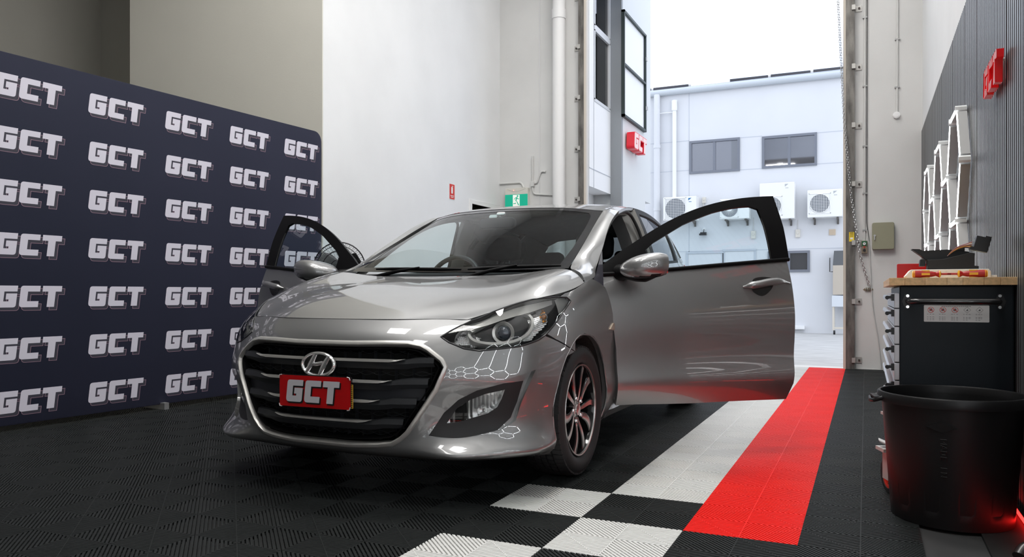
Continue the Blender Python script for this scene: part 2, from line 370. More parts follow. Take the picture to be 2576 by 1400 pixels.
# right of the opening: key cabinet, door control, chain, conduits
M_KEY = mat('khaki enamel', (.27,.265,.18), .45, bump=(300,.05))
t = on_front('key_cabinet', .181, 1.545, 'khaki steel key cabinet on the white wall right of the roller door', 'cabinet')
m = MB(); m.M = frame((0,0,0),(1,0,0),(0,0,1)); m.prism(rrect(.23,.31,.02),0,.07); m.build('body', M_KEY, t, bevel=.002)
m = MB(); m.M = frame((0,-.0705,0),(1,0,0),(0,0,1)); m.prism(rrect(.224,.304,.018),0,.008); d = m.build('cabinet_door', M_KEY, t, bevel=.002)
MB().cyl((-.088,-.078,.005),(-.088,-.092,.005),.012,12).box(-.094,-.084,-.096,-.080,-.045,.002).build('lock', M_STEEL, d)
t = on_front('door_control', -.015, 1.423, 'green and brown push button box for the roller door', 'switch')
MB().box(-.032,.032,-.055,0,-.073,.005,0).box(-.032,.032,-.056,0,.005,.073,1).build('body', [mat('brown casing', (.22,.17,.12), .5), mat('green casing', (.005,.09,.03), .4)], t, bevel=.004)
for z, c, nm in ((.038,(.75,.75,.75),'white button'),(0,(.6,.06,.03),'red button'),(-.038,(.01,.01,.01),'black button')):
    MB().cyl((0,-.056,z),(0,-.066,z),.016 if z else .011,14).cyl((0,-.066,z),(0,-.067,z),.005,8,mi=1).build('button', [mat(nm, c, .4), M_BLACK], t, label=nm)
zz = [5.3, 4.1, 3.3, 2.6, 2.05, 1.62]
conduit('thin white conduit dropping to the door control box', [(-.005,YF-.012,5.4),(-.015,YF-.012,1.49)], .011, clips=[(-.01,YF-.012,z) for z in zz[1:]])
conduit('black cable tied along the conduit above the door control box', [(.020,YF-.016,5.3),(.014,YF-.016,3.4),(.010,YF-.016,1.7),(.03,YF-.02,1.54),(.034,YF-.02,1.49)], .004, name='cable', cat='cable', mt=M_BLACK)
conduit('slack white cable hanging from the door control box to the floor', [(.012,YF-.02,1.62),(.035,YF-.02,1.45),(.05,YF-.02,1.1),(.07,YF-.02,.7),(.13,YF-.02,.35),(.16,YF-.02,.02)], .006, name='cable', cat='cable', rr=.2)
conduit('white conduit dropping to the round rose high on the wall', [(.335,YF-.012,5.4),(.325,YF-.012,2.95)], .012, clips=[(.33,YF-.012,3.8),(.327,YF-.012,3.25)])
t = on_front('ceiling_rose', .32, 2.93, 'round white junction cover at the end of the upper conduit', 'junction box'); MB().cyl((0,0,0),(0,-.03,0),.038,20).cyl((0,-.03,0),(0,-.034,0),.028,20).build('cover', M_WHITE, t, smooth=40)
# chain of the roller door, tied back to a cleat
ct = thing('hoist_chain', (.03, YF-.12, 0), 'two strand steel hoist chain hanging beside the track and hooked to the wall cleat', 'chain')
def chain_links(p, q, sag, n, mb, tw=0):
    p, q = Vector(p), Vector(q)
    for i in range(n):
        t = (i+.5)/n; c = p.lerp(q, t); c.z -= sag*4*t*(1-t); d = (q-p).normalized(); a = Vector((1,0,0)) if (i+tw) % 2 else Vector((0,1,0)); a = (a-d*a.dot(d)).normalized()
        L = (q-p).length/n*.72; pts = [c+d*(L*math.cos(u))+a*(.007*math.sin(u)) for u in [2*PI*k/8 for k in range(8)]]
        mb.tube(pts, .0024, 5, closed=True)
CH = [(-.335,0,4.35),(-.26,0,2.8),(-.19,0,2.0),(-.10,.02,1.34),(.0,.06,.97)]
for off in (0, .014):
    m = MB()
    for a, b, n in zip(CH, CH[1:], (52, 27, 23, 14)): chain_links((a[0]+off,a[1]+off,a[2]), (b[0]+off,b[1]+off,b[2]), 0, n, m, off > 0)
    m.build('chain_strand', M_STEEL, ct, smooth=60)
t = on_front('wall_cleat', .03, .93, 'rusty steel cleat holding the end of the chain', 'cleat')
m = MB(); m.M = frame((0,0,0),(1,0,0),(0,0,1)); m.prism([(-.06,0),(-.03,.022),(.03,.022),(.05,0),(.03,-.022),(-.03,-.022)],0,.006); m.build('plate', mat('rusty brass', (.25,.20,.13), .5, .5), t)
m = MB()
for k in range(4): m.tube([(-.03+.018*k,-.012+.018*math.cos(u), .02*math.sin(u)) for u in [2*PI*j/10 for j in range(10)]], .004, 6, closed=True)
m.build('coil', M_STEEL, t, smooth=60)

# ================================================================ outside
YO = 18.55
M_FAC = mat('facade paint', (.67,.685,.71), .75, noise=(.8,(.64,.655,.68)))
M_OUTW = mat('outside white paint', (.80,.81,.82), .7)
struct('floor', MB().box(-14, 10, 9.93, 30, -.12, -.004), mat('yard concrete', (.50,.50,.49), .85, noise=(2.5,(.38,.38,.375),(1,3,1)), bump=(40,.1)))
struct('trim_90', MB().box(XO0-.3, XO1+.3, 9.855, 10.10, -.05, -.001), mat('pale threshold', (.66,.66,.64), .7))
fb = thing('facade_building', (-2.5, YO, 0), 'pale blue grey two storey building across the yard', 'building')
fm = MB(); fm.M = Matrix.Translation((2.5, -YO, 0))
# wall with window openings
wins = [(-3.85,-2.675,3.755,4.54),(-2.18,-.995,3.77,4.51),(-2.05,-1.145,1.375,1.86)]
cells = [(-7.5,4.5)]
def wallrect(mb, x0, x1, z0, z1, holes, y0, y1):
    xs = sorted({x0, x1} | {h[0] for h in holes} | {h[1] for h in holes}); zs_ = sorted({z0, z1} | {h[2] for h in holes} | {h[3] for h in holes})
    for a, b in zip(xs, xs[1:]):
        for c, d in zip(zs_, zs_[1:]):
            if not any(h[0] <= (a+b)/2 <= h[1] and h[2] <= (c+d)/2 <= h[3] for h in holes): mb.box(a, b, y0, y1, c, d)
wallrect(fm, -7.5, 4.5, -.05, 5.72, wins, YO, YO+.2)
fm.build('wall', M_FAC, fb)
M_JO = mat('panel joint', (.50,.53,.58), .8)
jm = MB(); jm.M = fm.M
for x in (-3.86,): jm.box(x-.008, x+.008, YO-.003, YO+.01, 0, 5.7)
for a, b, z in ((-7.5,4.5,1.90),(-7.5,-3.86,3.85),(-7.5,-3.86,4.56),(-2.675,-2.18,4.53),(-.995,4.5,4.50),(-.995,4.5,3.80),(-2.675,-2.18,3.78)): jm.box(a, b, YO-.003, YO+.01, z-.008, z+.008)
jm.build('panel_joint', M_JO, fb)
M_FR = mat('grey window frame', (.19,.205,.24), .45, .3); M_PANE = mat('window pane', (.30,.31,.34), .03, .85)
M_DARKIN = mat('dark room', (.05,.05,.055), .9)
for i, (a, b, c, d) in enumerate(wins):
    f = MB(); f.M = fm.M
    w_ = .055
    f.box(a, b, YO-.03, YO+.06, c, c+w_); f.box(a, b, YO-.03, YO+.06, d-w_, d); f.box(a, a+w_, YO-.03, YO+.06, c+w_, d-w_); f.box(b-w_, b, YO-.03, YO+.06, c+w_, d-w_)
    x = (a+b)/2; f.box(x-.03, x+.03, YO-.02, YO+.05, c+w_, d-w_)
    fo = f.build('window', M_FR, fb)
    for q0, q1 in ((a+w_, x-.03), (x+.03, b-w_)):
        p = MB(); p.M = fm.M; p.box(q0, q1, YO+.01, YO+.016, c+w_, d-w_); p.build('pane', M_PANE, fo)
    p = MB(); p.M = fm.M; p.box(a, b, YO+.15, YO+.19, c, d); p.build('blind', mat('room blind', (.13,.125,.14) if i < 1 else (.2,.2,.25), .9), fo)
# doors in the facade
for a, b, z in ((-3.88,-3.10,1.84),(-3.02,-2.36,1.88)):
    p = MB(); p.M = fm.M; p.box(a, b, YO-.012, YO, 0, z); dd = p.build('door', M_FAC, fb, bevel=.004)
    p = MB(); p.M = fm.M; p.box(a-.05, b+.05, YO-.03, YO, z, z+.045); p.box(a-.05, a, YO-.02, YO, 0, z); p.box(b, b+.05, YO-.02, YO, 0, z); p.build('door_trim', M_JO, dd)
    p = MB(); p.M = fm.M; p.box(a+.03, a+.045, YO-.05, YO, .95, 1.10); p.build('door_handle', M_BLACK, dd)
g = MB(); g.M = fm.M; g.tube([(-7.5,YO-.07,5.78),(4.5,YO-.07,5.72)], .075, 12); g.box(-7.5, 4.5, YO-.02, YO+.3, 5.72, 5.86); g.build('gutter', mat('gutter grey', (.50,.54,.58), .5), fb, smooth=40)
for i in range(12):   # solar panels lying along the roof edge
    x = -6.6 + i*.92
    if abs(x+3.85) < .3: continue
    p = MB(); p.M = fm.M; p._add([(x,YO+.10,5.88),(x+.86,YO+.10,5.875),(x+.86,YO+1.5,6.02),(x,YO+1.5,6.02),(x,YO+.10,5.955),(x+.86,YO+.10,5.95),(x+.86,YO+1.5,6.06),(x,YO+1.5,6.06)], [(0,3,2,1),(4,5,6,7),(0,1,5,4),(1,2,6,5),(2,3,7,6),(3,0,4,7)])
    p.box(x+.86, x+.92, YO+.12, YO+.18, 5.86, 5.94, 1); p.build('solar_panel', [mat('solar glass', (.05,.05,.06), .25, .3), M_STEEL], fb)
p = MB(); p.M = fm.M; p.cyl((-4.62,YO-.09,0),(-4.62,YO-.09,5.72),.075,16); p.cyl((-4.62,YO-.09,4.42),(-4.62,YO-.09,4.5),.085,16); p.cyl((-4.62,YO-.09,2.9),(-4.62,YO-.09,2.97),.085,16); p.build('downpipe', M_FAC, fb, smooth=40)
p = MB(); p.M = fm.M; p.cyl((-4.2,YO-.06,3.0),(-4.2,YO-.06,5.35),.05,14); p.cyl((-4.2,YO-.06,5.3),(-4.2,YO-.06,5.55),.068,14); p.tube([(-4.55,YO-.06,5.27),(-4.2,YO-.06,5.27)],.012,8); p.build('vent_pipe', M_OUTW, fb, smooth=40)
p = MB(); p.M = fm.M; p.box(-.745,-.61,YO-.02,YO,2.19,2.32); 
for k in range(6): p.box(-.735,-.62,YO-.026,YO-.02,2.20+.019*k,2.21+.019*k)
p.build('wall_vent', mat('vent beige', (.62,.52,.40), .6), fb)
# air conditioner units hung on the facade
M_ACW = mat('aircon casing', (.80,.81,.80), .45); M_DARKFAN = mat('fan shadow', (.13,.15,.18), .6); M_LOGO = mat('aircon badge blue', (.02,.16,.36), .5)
def aircon(x0, x1, z0, z1, fx, fr, style, lab, badge):
    d = .33; t = thing('air_conditioner', ((x0+x1)/2, YO-.12, z0), lab, 'air conditioner'); W = x1-x0; Hh = z1-z0; y = -d
    MB().box(-W/2, W/2, y, 0, 0, Hh).build('casing', M_ACW, t, bevel=.012)
    cx = -W/2+fx; cz = Hh*.5 if style != 'tall' else Hh*.3
    if style == 'tall': cz = fr+.09
    MB().lathe([(0,y-.003),(fr,y-.003)], 32, 'y', (cx,0,cz)).build('fan_shade_disc', M_DARKFAN, t)  # flat disc, its dark colour stands for the shade behind the grille
    g = MB()
    if style == 'radial':
        for k in range(36):
            a = 2*PI*k/36; g.tube([(cx+.05*math.cos(a), y-.012, cz+.05*math.sin(a)), (cx+fr*math.cos(a+.25), y-.014, cz+fr*math.sin(a+.25))], .0032, 4)
        g.lathe([(0,y-.022),(.055,y-.020),(.06,y-.01)], 20, 'y', (cx,0,cz))
    else:
        n = 12
        for k in range(-n//2, n//2+1):
            o = k*fr*2/n; h = math.sqrt(max(fr*fr-o*o, 0)); 
            if style == 'grid': h = fr
            if h > 0: g.tube([(cx+o,y-.012,cz-h),(cx+o,y-.012,cz+h)], .0035, 4); g.tube([(cx-h,y-.012,cz+o),(cx+h,y-.012,cz+o)], .0035, 4)
        if style != 'grid': g.tube([(cx+fr*math.cos(a),y-.012,cz+fr*math.sin(a)) for a in [2*PI*k/24 for k in range(24)]], .008, 5, closed=True)
    g.build('fan_grille', M_ACW, t)
    s = MB(); e = fr*1.08
    for (a, b, c, q) in ((cx-e,cx-e+.012,cz-e,cz+e),(cx+e-.012,cx+e,cz-e,cz+e),(cx-e,cx+e,cz+e-.012,cz+e),(cx-e,cx+e,cz-e,cz-e+.012)): s.box(a,b,y-.010,y,c,q)
    s.build('grille_frame', M_ACW, t)
    if badge:
        s = MB(); s.M = frame((0,y-.002,0),(1,0,0),(0,0,1)); bx = cx+fr+.07; bz = Hh-.10
        s.flat([(bx,bz),(bx+.075,bz+.06),(bx,bz+.06)], 0, badge-1); s.flat([(bx+.01,bz-.035),(bx+.075,bz-.035),(bx+.075,bz-.022),(bx+.01,bz-.022)],0,badge-1)
        s.build('badge', [M_LOGO, mat('badge grey', (.42,.44,.46), .5)], t)
    for xx in (-W*.32, W*.36):
        MB().box(xx-.02, xx+.02, -.26, .119, -.035, 0).box(xx-.02, xx+.02, .08, .119, -.13, 0).tube([(xx,-.22,-.02),(xx,.10,-.12)],.012,6).build('wall_bracket', mat('bracket steel', (.16,.15,.14), .5, .6), t)
    return t
aircon(-4.38,-3.60,2.62,3.17,.29,.235,'grid','white air conditioner with square mesh grille, leftmost on the far facade',1)
aircon(-3.06,-2.41,2.60,3.06,.215,.185,'radial','white air conditioner with ray shaped fan guard, seen through the open car door',2)
aircon(-2.18,-1.44,2.56,3.37,.27,.20,'tall','tall white air conditioner behind the car door frame corner',2)
aircon(-1.17,-.46,2.56,3.16,.255,.205,'round','white air conditioner nearest the roller door track on the right',2)
for x, z0, z1, lab in ((-2.37,2.28,2.60,'small white outlet box below the ray guard air conditioner'),(-1.40,2.26,2.50,'small white outlet box below the tall air conditioner')):
    t = thing('outlet_box', (x, YO, 2.26), lab, 'outlet'); MB().box(-.05,.05,-.05,0,-.10,.08).cyl((0,-.05,.0),(0,-.062,.0),.03,12).build('box', M_CREAM, t, bevel=.006); MB().cyl((0,-.02,.08),(0,-.02,z1-2.26+.05),.008,6).build('cable', M_COND, t)
t = thing('outlet_box', (-3.50, YO, 3.10), 'small white switch box between the two left air conditioners', 'outlet'); MB().box(-.04,.04,-.05,0,-.06,.08).cyl((0,-.05,.03),(0,-.062,.03),.025,12).cyl((-.015,-.03,-.06),(-.015,-.03,-.20),.008,6).build('box', M_CREAM, t)
t = thing('flood_light', (-3.50, YO, 2.34), 'small black floodlight on a bracket on the far facade', 'lamp')
MB().cyl((0,0,.08),(0,-.03,.08),.035,12).build('mount', M_OUTW, t); MB().tube([(0,-.03,.08),(0,-.07,.0),(.01,-.09,-.03)],.008,6).box(-.09,.07,-.16,-.05,-.07,-.03).box(-.07,.07,-.14,-.06,-.03,.0).build('lamp_head', M_BLACK, t)
# steel cabinet standing by the far facade
t = thing('steel_cabinet', (-.42, YO-.3, 0), 'beige steel cabinet with dark top on legs beside the roller door track', 'cabinet')
MB().box(-.23,.35,-.22,.22,.86,1.50).build('body', mat('beige steel', (.50,.45,.38), .5, .2), t, bevel=.01)
MB()._add([(-.23,-.22,1.5),(.35,-.22,1.5),(.35,.22,1.5),(-.23,.22,1.5),(-.21,-.10,1.82),(.35,-.10,1.82),(.35,.20,1.82),(-.21,.20,1.82)],[(4,5,6,7),(0,1,5,4),(1,2,6,5),(2,3,7,6),(3,0,4,7)]).build('hood', mat('dark hood', (.08,.085,.09), .5), t)
MB().box(-.25,.35,-.24,.22,.60,.84).build('drawer', mat('grey white enamel', (.62,.66,.70), .5), t, bevel=.01)
m = MB()
for xx in (-.22,.30):
    for yy in (-.2,.18): m.box(xx-.018,xx+.018,yy-.018,yy+.018,.09,.60)
m.box(-.22,.30,-.215,-.185,.12,.16); m.build('leg_frame', mat('pale frame', (.62,.58,.50), .5), t)
for xx in (-.2,.28): MB().cyl((xx-.02,-.2,.045),(xx+.02,-.2,.045),.045,14).build('castor', M_BLACK, t)
MB().tube([(-.29,-.18,1.66),(-.29,-.22,1.60),(-.29,-.22,1.36),(-.23,-.2,1.36)],.010,8).build('handle', M_BLACK, t)
# low pale bench edge by the far facade
t = thing('wall_duct', (-1.5, YO, .1), 'low white duct at the foot of the far facade', 'duct'); MB().box(-1.2,.25,-.12,0,-.02,.06).build('duct', M_OUTW, t, bevel=.01)
# wing of the own building left of the opening
wb = thing('building_wing', (-3.45, 10.1, 0), 'white clad wing with tall windows just left of the roller door opening', 'building')
T = Matrix.Translation((3.45,-10.1,0)); m = MB(); m.M = T
hole = [(10.32,11.02,3.62,9)]
m.box(-3.75,-3.47,10.08,10.28,2.37,9); m.box(-3.75,-3.47,10.28,11.05,2.37,3.60); m.box(-3.75,-3.47,11.02,11.05,3.6,9)
m.box(-5.5,-3.75,10.08,12.9,-.05,9,1); m.build('cladding', [M_OUTW, M_OUTW], wb)
m = MB(); m.M = T; m.box(-3.472,-3.464,10.262,10.27,2.37,9); m.box(-3.472,-3.464,10.08,11.05,2.62,2.628); m.build('panel_joint', M_JO, wb)
for z0, z1 in ((3.62,4.60),(4.66,5.60),(5.66,6.6)):
    m = MB(); m.M = T; a = .035
    m.box(-3.52,-3.462,10.29,11.02,z0-.03,z0+a-.02); m.box(-3.52,-3.462,10.29,11.02,z1-a+.02,z1+.03); m.box(-3.52,-3.462,10.29,10.29+a,z0,z1); m.box(-3.52,-3.462,11.02-a,11.02,z0,z1)
    w1 = m.build('window', mat('white window frame', (.62,.64,.66), .4), wb)
    m = MB(); m.M = T; m.box(-3.50,-3.494,10.32,11.0,z0+.01,z1-.01); m.build('pane', glass('sky pane', (.12,.13,.15), 0, 1.0) if not D.materials.get('sky pane') else D.materials['sky pane'], w1)
m = MB(); m.M = T; m.box(-3.7,-3.62,10.3,11.0,3.6,9); m.build('room_backing', mat('dim room', (.16,.15,.16), .9), wb)
m = MB(); m.M = T; m.box(-3.47,-3.30,11.05,11.12,0,9); m.build('column', mat('shaded grey column', (.26,.28,.30), .6), wb)  # the shade on this camera-facing side is put into the darker grey
m = MB(); m.M = T; m.box(-3.75,-3.30,11.12,12.40,0,9); m.box(-3.75,-3.34,12.40,12.9,2.42,9); m.build('pylon', mat('pale grey pylon', (.62,.64,.64), .6), wb)
t = thing('sign_frame', (-3.30, 11.7, 4.3), 'empty black metal sign frame on the outside pylon', 'sign frame')
m = MB()
for (a, b, c, d) in ((-.66,.60,.765,.80),(-.66,.60,-.785,-.75),(-.66,-.63,-.785,.80),(.57,.60,-.785,.80),(-.63,.57,-.015,.015)): m.box(0,.05,a,b,c,d)
m.build('frame', mat('black frame', (.02,.035,.035), .5), t)
MB().box(.0,.01,-.63,.57,-.75,.765).build('sign_panel', M_OUTW, t)
for z in (.4,-.4): MB().box(.05,.07,.56,.61,z-.03,z+.03).build('clip', M_STEEL, t)
t = thing('channel_letter_sign', (-3.30, 11.65, 3.2), 'red box letter sign with pale faces on the outside pylon', 'sign')
for g, nm in zip(word(.235, -.40, -.12, skew=.1), 'GCT'):
    m = MB(); m.M = frame((0,0,0),(0,1,0),(0,0,1)); m.prism(offset2d(g, .012), .02, .14); lt = m.build('letter', mat('sign red side', (.75,.01,.03), .35), t)
    m = MB(); m.M = frame((0,0,0),(0,1,0),(0,0,1)); m.prism(g, .1405, .144); m.build('letter_face', mat('sign pale face', (.85,.62,.60), .4), lt)
# ================================================================ interlocking ribbed floor tiles
def tile_mesh(name, m_, halves=(0, 1)):
    v = []; f = []
    def quad(a, b, c, d): k = len(v); v.extend((a, b, c, d)); f.append((k, k+1, k+2, k+3))
    L = .1 * math.sqrt(2); hw = .0042; pitch = 2*L/20
    for qx in (0, 1):
        for qy in halves:
            cx = -.1 + .2*qx; cy = -.1 + .2*qy
            r = Vector((-1, 1)).normalized() if (qx + qy) % 2 else Vector((1, 1)).normalized()   # rib direction
            p = Vector((r.y, -r.x))
            def P(al, off, z): q = r*al + p*off; return (cx+q.x, cy+q.y, z)
            for i in range(20):
                c = -L + pitch*(i+.5)
                a, b = c-hw, c+hw; a2, b2 = c-hw-.0012, c+hw+.0012
                ea, eb = L-abs(a), L-abs(b); ea2, eb2 = max(L-abs(a2), 0), max(L-abs(b2), 0)
                quad(P(-ea,a,0), P(ea,a,0), P(eb,b,0), P(-eb,b,0))
                quad(P(-ea2,a2,-.010), P(ea2,a2,-.010), P(ea,a,0), P(-ea,a,0))
                quad(P(-eb,b,0), P(eb,b,0), P(eb2,b2,-.010), P(-eb2,b2,-.010))
            for i in range(9):   # low cross bars
                c = -L + 2*L*(i+1)/10
                e = L - abs(c) - .001
                quad(P(c-.002,-e,-.0045), P(c+.002,-e,-.0045), P(c+.002,e,-.0045), P(c-.002,e,-.0045))
            quad(P(-.0016,-L+.004,.0004), P(.0016,-L+.004,.0004), P(.0016,L-.004,.0004), P(-.0016,L-.004,.0004))
    y0 = -.2 if 0 in halves else 0; y1 = .2 if 1 in halves else 0
    quad((-.002,y0,.0006), (.002,y0,.0006), (.002,y1,.0006), (-.002,y1,.0006)); quad((-.2,-.0015,.0005), (.2,-.0015,.0005), (.2,.0015,.0005), (-.2,.0015,.0005))
    # fix winding so that every face looks up / outward
    me = D.meshes.new(name); me.from_pydata(v, [], f); me.materials.append(m_); me.validate()
    import bmesh
    bmm = bmesh.new(); bmm.from_mesh(me)
    for fc in bmm.faces:
        fc.normal_update()
        if fc.normal.z < 0: fc.normal_flip()
    bmm.to_mesh(me); bmm.free(); return me
M_T = {'k': mat('black floor tile', (.017,.019,.019), .52, spec=.16, noise=(9,(.014,.016,.016))), 'w': mat('white floor tile', (.70,.70,.68), .42), 'r': mat('red floor tile', (.86,.010,.005), .5, spec=.2)}
TM = {(k, h): tile_mesh('floor_tile_' + k, M_T[k], (0, 1) if not h else (0,)) for k in 'kwr' for h in (0, 1)}
def tcolor(ci, rj):   # ci: column index (0 = red strip), rj: row index (0 = first red row)
    if ci == 0: return 'r' if rj >= 0 else ('w' if rj < -1 and rj % 2 == 0 else 'k')
    if ci == -1: return 'w' if (rj >= 1 or rj == -1 or (rj < -1 and rj % 2)) else 'k'
    if ci == -2: return 'w' if rj in (0, -2, -4, -6) else 'k'
    return 'k'
tiles = []
for ci in range(-12, 2):
    for rj in range(-12, 18):
        x = -.417 + .4*ci; y = 3.055 + .4*rj; half = rj == 17
        if x - .2 < -5.45 or x + .2 > XR + .01: continue
        d = (-x*math.sin(YAW)*1 + y*math.cos(YAW)); lat = x*math.cos(YAW) + y*math.sin(YAW)
        vis = d > 1.0 and abs(lat/d) < .72
        tiles.append((0 if vis else 1, d if d > 0 else 50-d, x, y, tcolor(ci, rj), half))
tiles.sort()
fl = D.objects['floor']
rest = {}
for n, (a, b, x, y, c, h) in enumerate(tiles):
    if n < 298 and a == 0:
        o = D.objects.new('floor_tile', TM[(c, int(h))]); put(o, fl); o.location = (x, y, 0)
    else: rest.setdefault(c, []).append((x, y, h))
rv = []; rf = []; rm = []
for ki, c in enumerate('kwr'):
    for x, y, h in rest.get(c, []):
        me = TM[(c, int(h))]; b = len(rv); rv += [(q.co.x+x, q.co.y+y, q.co.z) for q in me.vertices]; rf += [tuple(b+i for i in p.vertices) for p in me.polygons]; rm += [ki]*len(me.polygons)
me = D.meshes.new('floor_tile'); me.from_pydata(rv, [], rf)
for c in 'kwr': me.materials.append(M_T[c])
me.polygons.foreach_set('material_index', rm); put(D.objects.new('floor_tile', me), fl, kind='stuff')
# narrow filler along the right wall
MB().box(.385, XR-.022, -2, 9.86, -.012, -.001).build('edge_ramp', M_T['k'], fl)

# ================================================================ printed fabric backdrop
A = Vector((-4.98, 3.06, 0)); B = Vector((-4.722, 5.90, 0)); dr_ = (B-A).normalized(); nrm = Vector((dr_.y, -dr_.x, 0))   # faces the car
S0 = -1.5; S1 = (B-A).length; H0 = .035; H1 = 2.42
bt = thing('backdrop', A, 'dark navy fabric backdrop with rows of white block lettering', 'backdrop')
FR = frame((0,0,0), dr_, (0,0,1))    # local x along the backdrop, y up, z towards the car
M_FAB = mat('navy fabric', (.0085,.0115,.026), .72, spec=.2, bump=(500,.06), noise=(1.5,(.011,.014,.030)))
_b = M_FAB.node_tree.nodes['Principled BSDF']; _b.inputs['Sheen Weight'].default_value = .2; _b.inputs['Sheen Roughness'].default_value = .5; _b.inputs['Sheen Tint'].default_value = (.75,.68,1,1)  # lilac sheen imitates the haze of the wall light on the fabric
m = MB(); m.M = FR; W_ = S1-S0
m.prism(rrect(W_, H1-H0, .09, 6, (S0+S1)/2, (H0+H1)/2), -.035, 0); m.build('fabric', M_FAB, bt, bevel=.012, smooth=50)
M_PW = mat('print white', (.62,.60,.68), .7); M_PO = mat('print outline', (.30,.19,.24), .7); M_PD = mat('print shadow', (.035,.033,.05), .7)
m = MB(); k = .140; wd_ = WORDW*k; x0 = -wd_/2; y0 = -k/2
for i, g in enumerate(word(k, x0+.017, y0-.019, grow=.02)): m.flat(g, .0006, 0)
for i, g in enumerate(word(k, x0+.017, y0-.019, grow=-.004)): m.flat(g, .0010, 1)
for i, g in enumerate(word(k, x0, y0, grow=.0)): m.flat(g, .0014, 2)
me0 = None
for ci in range(-3, 5):
    sx = .78 + .61*ci - .61*1
    sx = (3.236 + .6*ci - 3.06)/dr_.y
    if sx - .25 < S0: continue
    for rj in range(7):
        if me0 is None: o = m.build('lettering', [M_PO, M_PD, M_PW], bt); me0 = o.data
        else: o = put(D.objects.new('lettering', me0), bt)
        o.matrix_local = FR @ Matrix.Translation((sx, .185 + .338*rj, 0))
m = MB(); m.M = FR
for sx in (S0+.3, 1.15, S1-.25): m.box(sx-.02, sx+.02, 0, .05, -.20, .05)
m.build('foot', mat('alloy foot', (.55,.55,.54), .4, .8), bt)

# ================================================================ pedestal fan between backdrop and car
t = thing('pedestal_fan', (-4.42, 5.78, 0), 'black wire cage pedestal fan behind the open door by the white wall', 'fan')
FM = frame((0,0,1.12), (math.cos(.5), math.sin(.5)*1, 0), (0,0,1))
M_WIRE = mat('black wire', (.012,.012,.013), .4, .3)
m = MB(); m.M = FM; R = .235
for zz_, rr in ((.07,R*.30),(.06,R*.62),(.045,R*.85),(0,R),(-.05,R*.7)): m.tube([(rr*math.cos(a),rr*math.sin(a),zz_) for a in [2*PI*k/36 for k in range(36)]], .0035 if rr < R else .006, 5, closed=True)
for k in range(72):
    a = 2*PI*k/72; c, s_ = math.cos(a), math.sin(a)
    m.tube([(.03*c,.03*s_,.075),(R*.6*c,R*.6*s_,.062),(R*.92*c,R*.92*s_,.03),(R*c,R*s_,0)], .0013, 3, cap=False)
    if k % 2: m.tube([(.03*c,.03*s_,-.07),(R*.6*c,R*.6*s_,-.06),(R*c,R*s_,0)], .0013, 3, cap=False)
m.build('fan_cage', M_WIRE, t, kind='stuff')
m = MB(); m.M = FM
for k in range(3):
    a = 2*PI*k/3+.5; rows = []
    for i in range(7):
        r = .03+.175*i/6; w2 = .035+.05*math.sin(PI*i/7); b = len(rows)
        for s_ in (-1, 1): al = a+s_*w2/max(r,.06)*.8; rows.append((r*math.cos(al), r*math.sin(al), s_*.022))
    m._add(rows, [(2*i,2*i+1,2*i+3,2*i+2) for i in range(6)])
m.cyl((0,0,-.02),(0,0,.03),.035,16); m.build('fan_blade', mat('dark blade', (.03,.03,.03), .35), t, smooth=50)
m = MB(); m.M = FM; m.cyl((0,0,-.16),(0,0,-.06),.055,20); m.build('motor', M_BLACK, t, smooth=40)
MB().cyl((0,0,.04),(0,0,1.08),.014,12).cyl((0,0,.62),(0,0,.70),.024,12).build('pole', M_STEEL, t, smooth=40)
MB().lathe([(0,.045),(.05,.04),(.20,.015),(.21,.0)], 28).build('base', M_BLACK, t, smooth=50)

# ================================================================ workbench trolley and the things on it
BX0, BX1, BY0, BY1, BZ = .115, .565, 3.80, 5.00, .915
bench = thing('tool_trolley', (.34, 3.8, 0), 'dark tool trolley with timber top against the slatted wall', 'tool trolley')
T = Matrix.Translation((-.34, -3.8, 0))
M_CAB = mat('dark blue grey enamel', (.007,.011,.015), .45, spec=.25, bump=(600,.03)); M_DRW = mat('drawer front silver', (.50,.50,.52), .35, .5)
m = MB(); m.M = T; m.box(BX0+.02, BX1, BY0, BY1, .20, BZ-.003); m.build('cabinet_body', M_CAB, bench, bevel=.006)
wood = []
cols = [(.78,.50,.24),(.84,.58,.31),(.72,.46,.22),(.86,.62,.36),(.80,.53,.27)]
xs = [.095,.157,.235,.318,.378,.455,.515,.583]; xs = [.094 + (x-.095) for x in xs]
for i in range(len(xs)-1):
    c = cols[i*2 % 5]; mt = mat('bench timber %d' % (i % 4), c, .5, noise=(7, tuple(v*.74 for v in c), (9,.35,9)))
    m = MB(); m.M = T; m.box(xs[i]+.0003, min(xs[i+1], .584)-.0003, BY0-.02, BY1+.02, BZ, BZ+.033); m.build('timber_board', mt, bench, bevel=.0015)
hd = MB(); hd.M = T; z = .845
pts = [(.17,BY0,z),(.175,BY0-.045,z),(.20,BY0-.058,z),(.48,BY0-.058,z),(.505,BY0-.045,z),(.51,BY0,z)]
hd.tube(smooth_path([Vector(p) for p in pts], .03), .0125, 12); ho = hd.build('push_handle', mat('black powder coat', (.008,.008,.009), .28, coat=.4), bench, smooth=50)
m = MB()
for x in (.165,.515):
    m.M = T @ frame((x, BY0-.001, z), (1,0,0), (0,0,1)); m.prism([(-.008,.032),(.008,.032),(.020,0),(.008,-.032),(-.008,-.032),(-.020,0)], 0, .003)
m.build('handle_plate', M_BLACK, ho)
for x in (.167,.513):
    for dz_ in (-.024,.024): m = MB(); m.M = T; m.cyl((x,BY0-.003,z+dz_),(x,BY0-.008,z+dz_),.0065,10); m.build('bolt', M_CHROME, ho)
